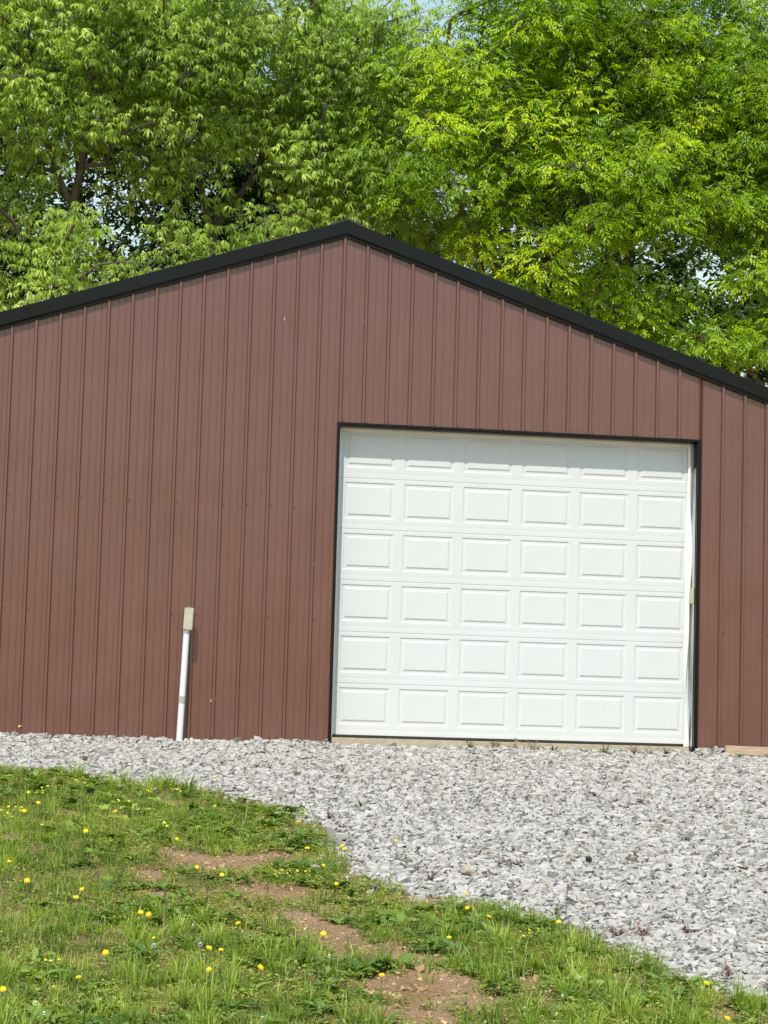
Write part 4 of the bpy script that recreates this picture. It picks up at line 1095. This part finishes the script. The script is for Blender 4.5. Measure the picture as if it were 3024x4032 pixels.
tree('leafy_tree', 'tree with pale hanging leaves just behind the roof ridge', (2.9, 19.0),
     [(None, [(2.9, 19, 5), (3.0, 19, 9)]), ((0, 1), [(2.6, 18.8, 11), (2.3, 18.5, 13.5)]), ((0, 1), [(3.6, 18.8, 11), (4.1, 18.6, 13)])],
     [(2.6, 18.3, 11.8, 1.5, 1.4, 1.7), (3.6, 17.6, 9.6, 1.7, 1.2, 1.2), (2.3, 17.6, 10.4, 1.3, 1.0, 1.6)],
     80, 58, 'hickory', LEAF_HICKORY, .62, .62, 23, .42, .08)
# ---- lime-green trees at the right
tree('leafy_tree', 'lime green tree with layered sprays right of the roof ridge', (5.3, 16.4),
     [(None, [(5.3, 16.4, 4), (5.25, 16.4, 7.2)]), ((0, 1), [(5.3, 16.4, 9.5), (5.4, 16.3, 12), (5.4, 16.2, 14)]), ((0, 1), [(4.4, 16, 9.0), (3.9, 15.7, 10.6), (3.8, 15.6, 12.2)]), ((0, 1), [(6.1, 16, 9.2), (6.5, 15.8, 11.2), (6.6, 15.7, 13.4)]),
      (None, [(5.0, 16.5, 5), (4.7, 16.4, 7.8), (4.5, 16.3, 9.2)])],
     [(5.45, 15.4, 12.2, 1.6, 1.5, 2.0), (4.2, 15.0, 9.7, 1.8, 1.3, 1.3), (6.1, 14.8, 9.3, 1.7, 1.2, 1.2), (6.3, 15.6, 12.2, 1.6, 1.4, 2.0), (3.8, 15.2, 10.8, 1.1, 1.0, 1.1), (5.6, 14.9, 8.0, 1.7, .9, .7)],
     150, 94, 'ash', LEAF_ASH, .64, .56, 24, .58, .09)
tree('leafy_tree', 'lime green tree with a leaning dark trunk at the right', (7.0, 17.4),
     [(None, [(7.05, 17.4, 4), (7.2, 17.2, 7.6), (7.5, 17, 9.0)]), ((0, 2), [(7.9, 16.9, 10.4), (8.1, 16.8, 13.6)]), ((0, 2), [(8.4, 16.6, 9.8), (9.3, 16.2, 10.6)]), ((0, 1), [(6.9, 16.9, 9.4), (6.9, 16.8, 11.5)])],
     [(7.9, 16.2, 12.3, 1.9, 1.5, 2.0), (8.3, 15.4, 9.6, 1.7, 1.2, 1.2), (7.2, 15.6, 10.6, 1.2, 1.0, 1.1), (7.4, 15.0, 7.2, 1.4, .8, .7), (9.2, 15.6, 11.6, 1.2, 1.2, 1.9)],
     130, 94, 'ash', LEAF_ASH, .64, .56, 25, .5, .09)
tree('leafy_tree', 'green tree cut by the right edge of the photo', (10.2, 15.6),
     [(None, [(10.2, 15.6, 4), (10.1, 15.6, 8)]), ((0, 1), [(9.8, 15.4, 10), (9.6, 15.2, 12.5)]), ((0, 1), [(10.6, 15.4, 10.5)]), ((0, 0), [(9.4, 15.2, 6.0), (8.8, 15, 6.6)])],
     [(10.0, 15.0, 10.4, 1.5, 1.3, 2.4), (9.0, 14.4, 6.6, 1.2, .9, .7), (9.6, 14.8, 7.8, 1.1, 1.0, 1.0)],
     72, 94, 'ash', LEAF_ASH, .62, .5, 26, .45, .18)
# ---- a second row further back
BACK = [(-5.2, 22.5, 'deep green tree in the back row at the far left'), (-1.3, 24.0, 'deep green tree in the back row behind the forked tree'), (2.4, 25.0, 'deep green tree in the back row behind the ridge'),
        (7.0, 24.5, 'deep green tree in the back row behind the lime trees'), (9.6, 23.5, 'deep green tree in the back row right of the leaning trunk'), (13.2, 24.0, 'deep green tree in the back row at the far right')]
for i, (x, y, lb) in enumerate(BACK):
    tp = 12.6 if i != 2 else 10.8
    tree('leafy_tree', lb, (x, y),
         [(None, [(x, y, 4.5), (x + .2, y, 8.5)]), ((0, 1), [(x - .9, y - .3, 10.5), (x - 1.2, y - .4, 13)]), ((0, 1), [(x + .9, y - .2, 10.5), (x + 1.3, y - .3, 13)]), ((0, 0), [(x + 1.0, y - .6, 8.0)]), ((0, 0), [(x - 1.1, y - .5, 8.2)])],
         [(x, y - .4, tp, 2.6, 1.7, 2.9 if i != 2 else 2.2), (x - 1.0, y - 1.0, 9.2, 1.6, 1.0, 1.2), (x + 1.2, y - 1.0, 9.0, 1.6, 1.0, 1.2), (x - .3, y - .6, 7.9, 2.4, 1.0, 1.3)],
         95, 46, 'back', LEAF_DARK, .8, .7, 40 + i, .45, .16)
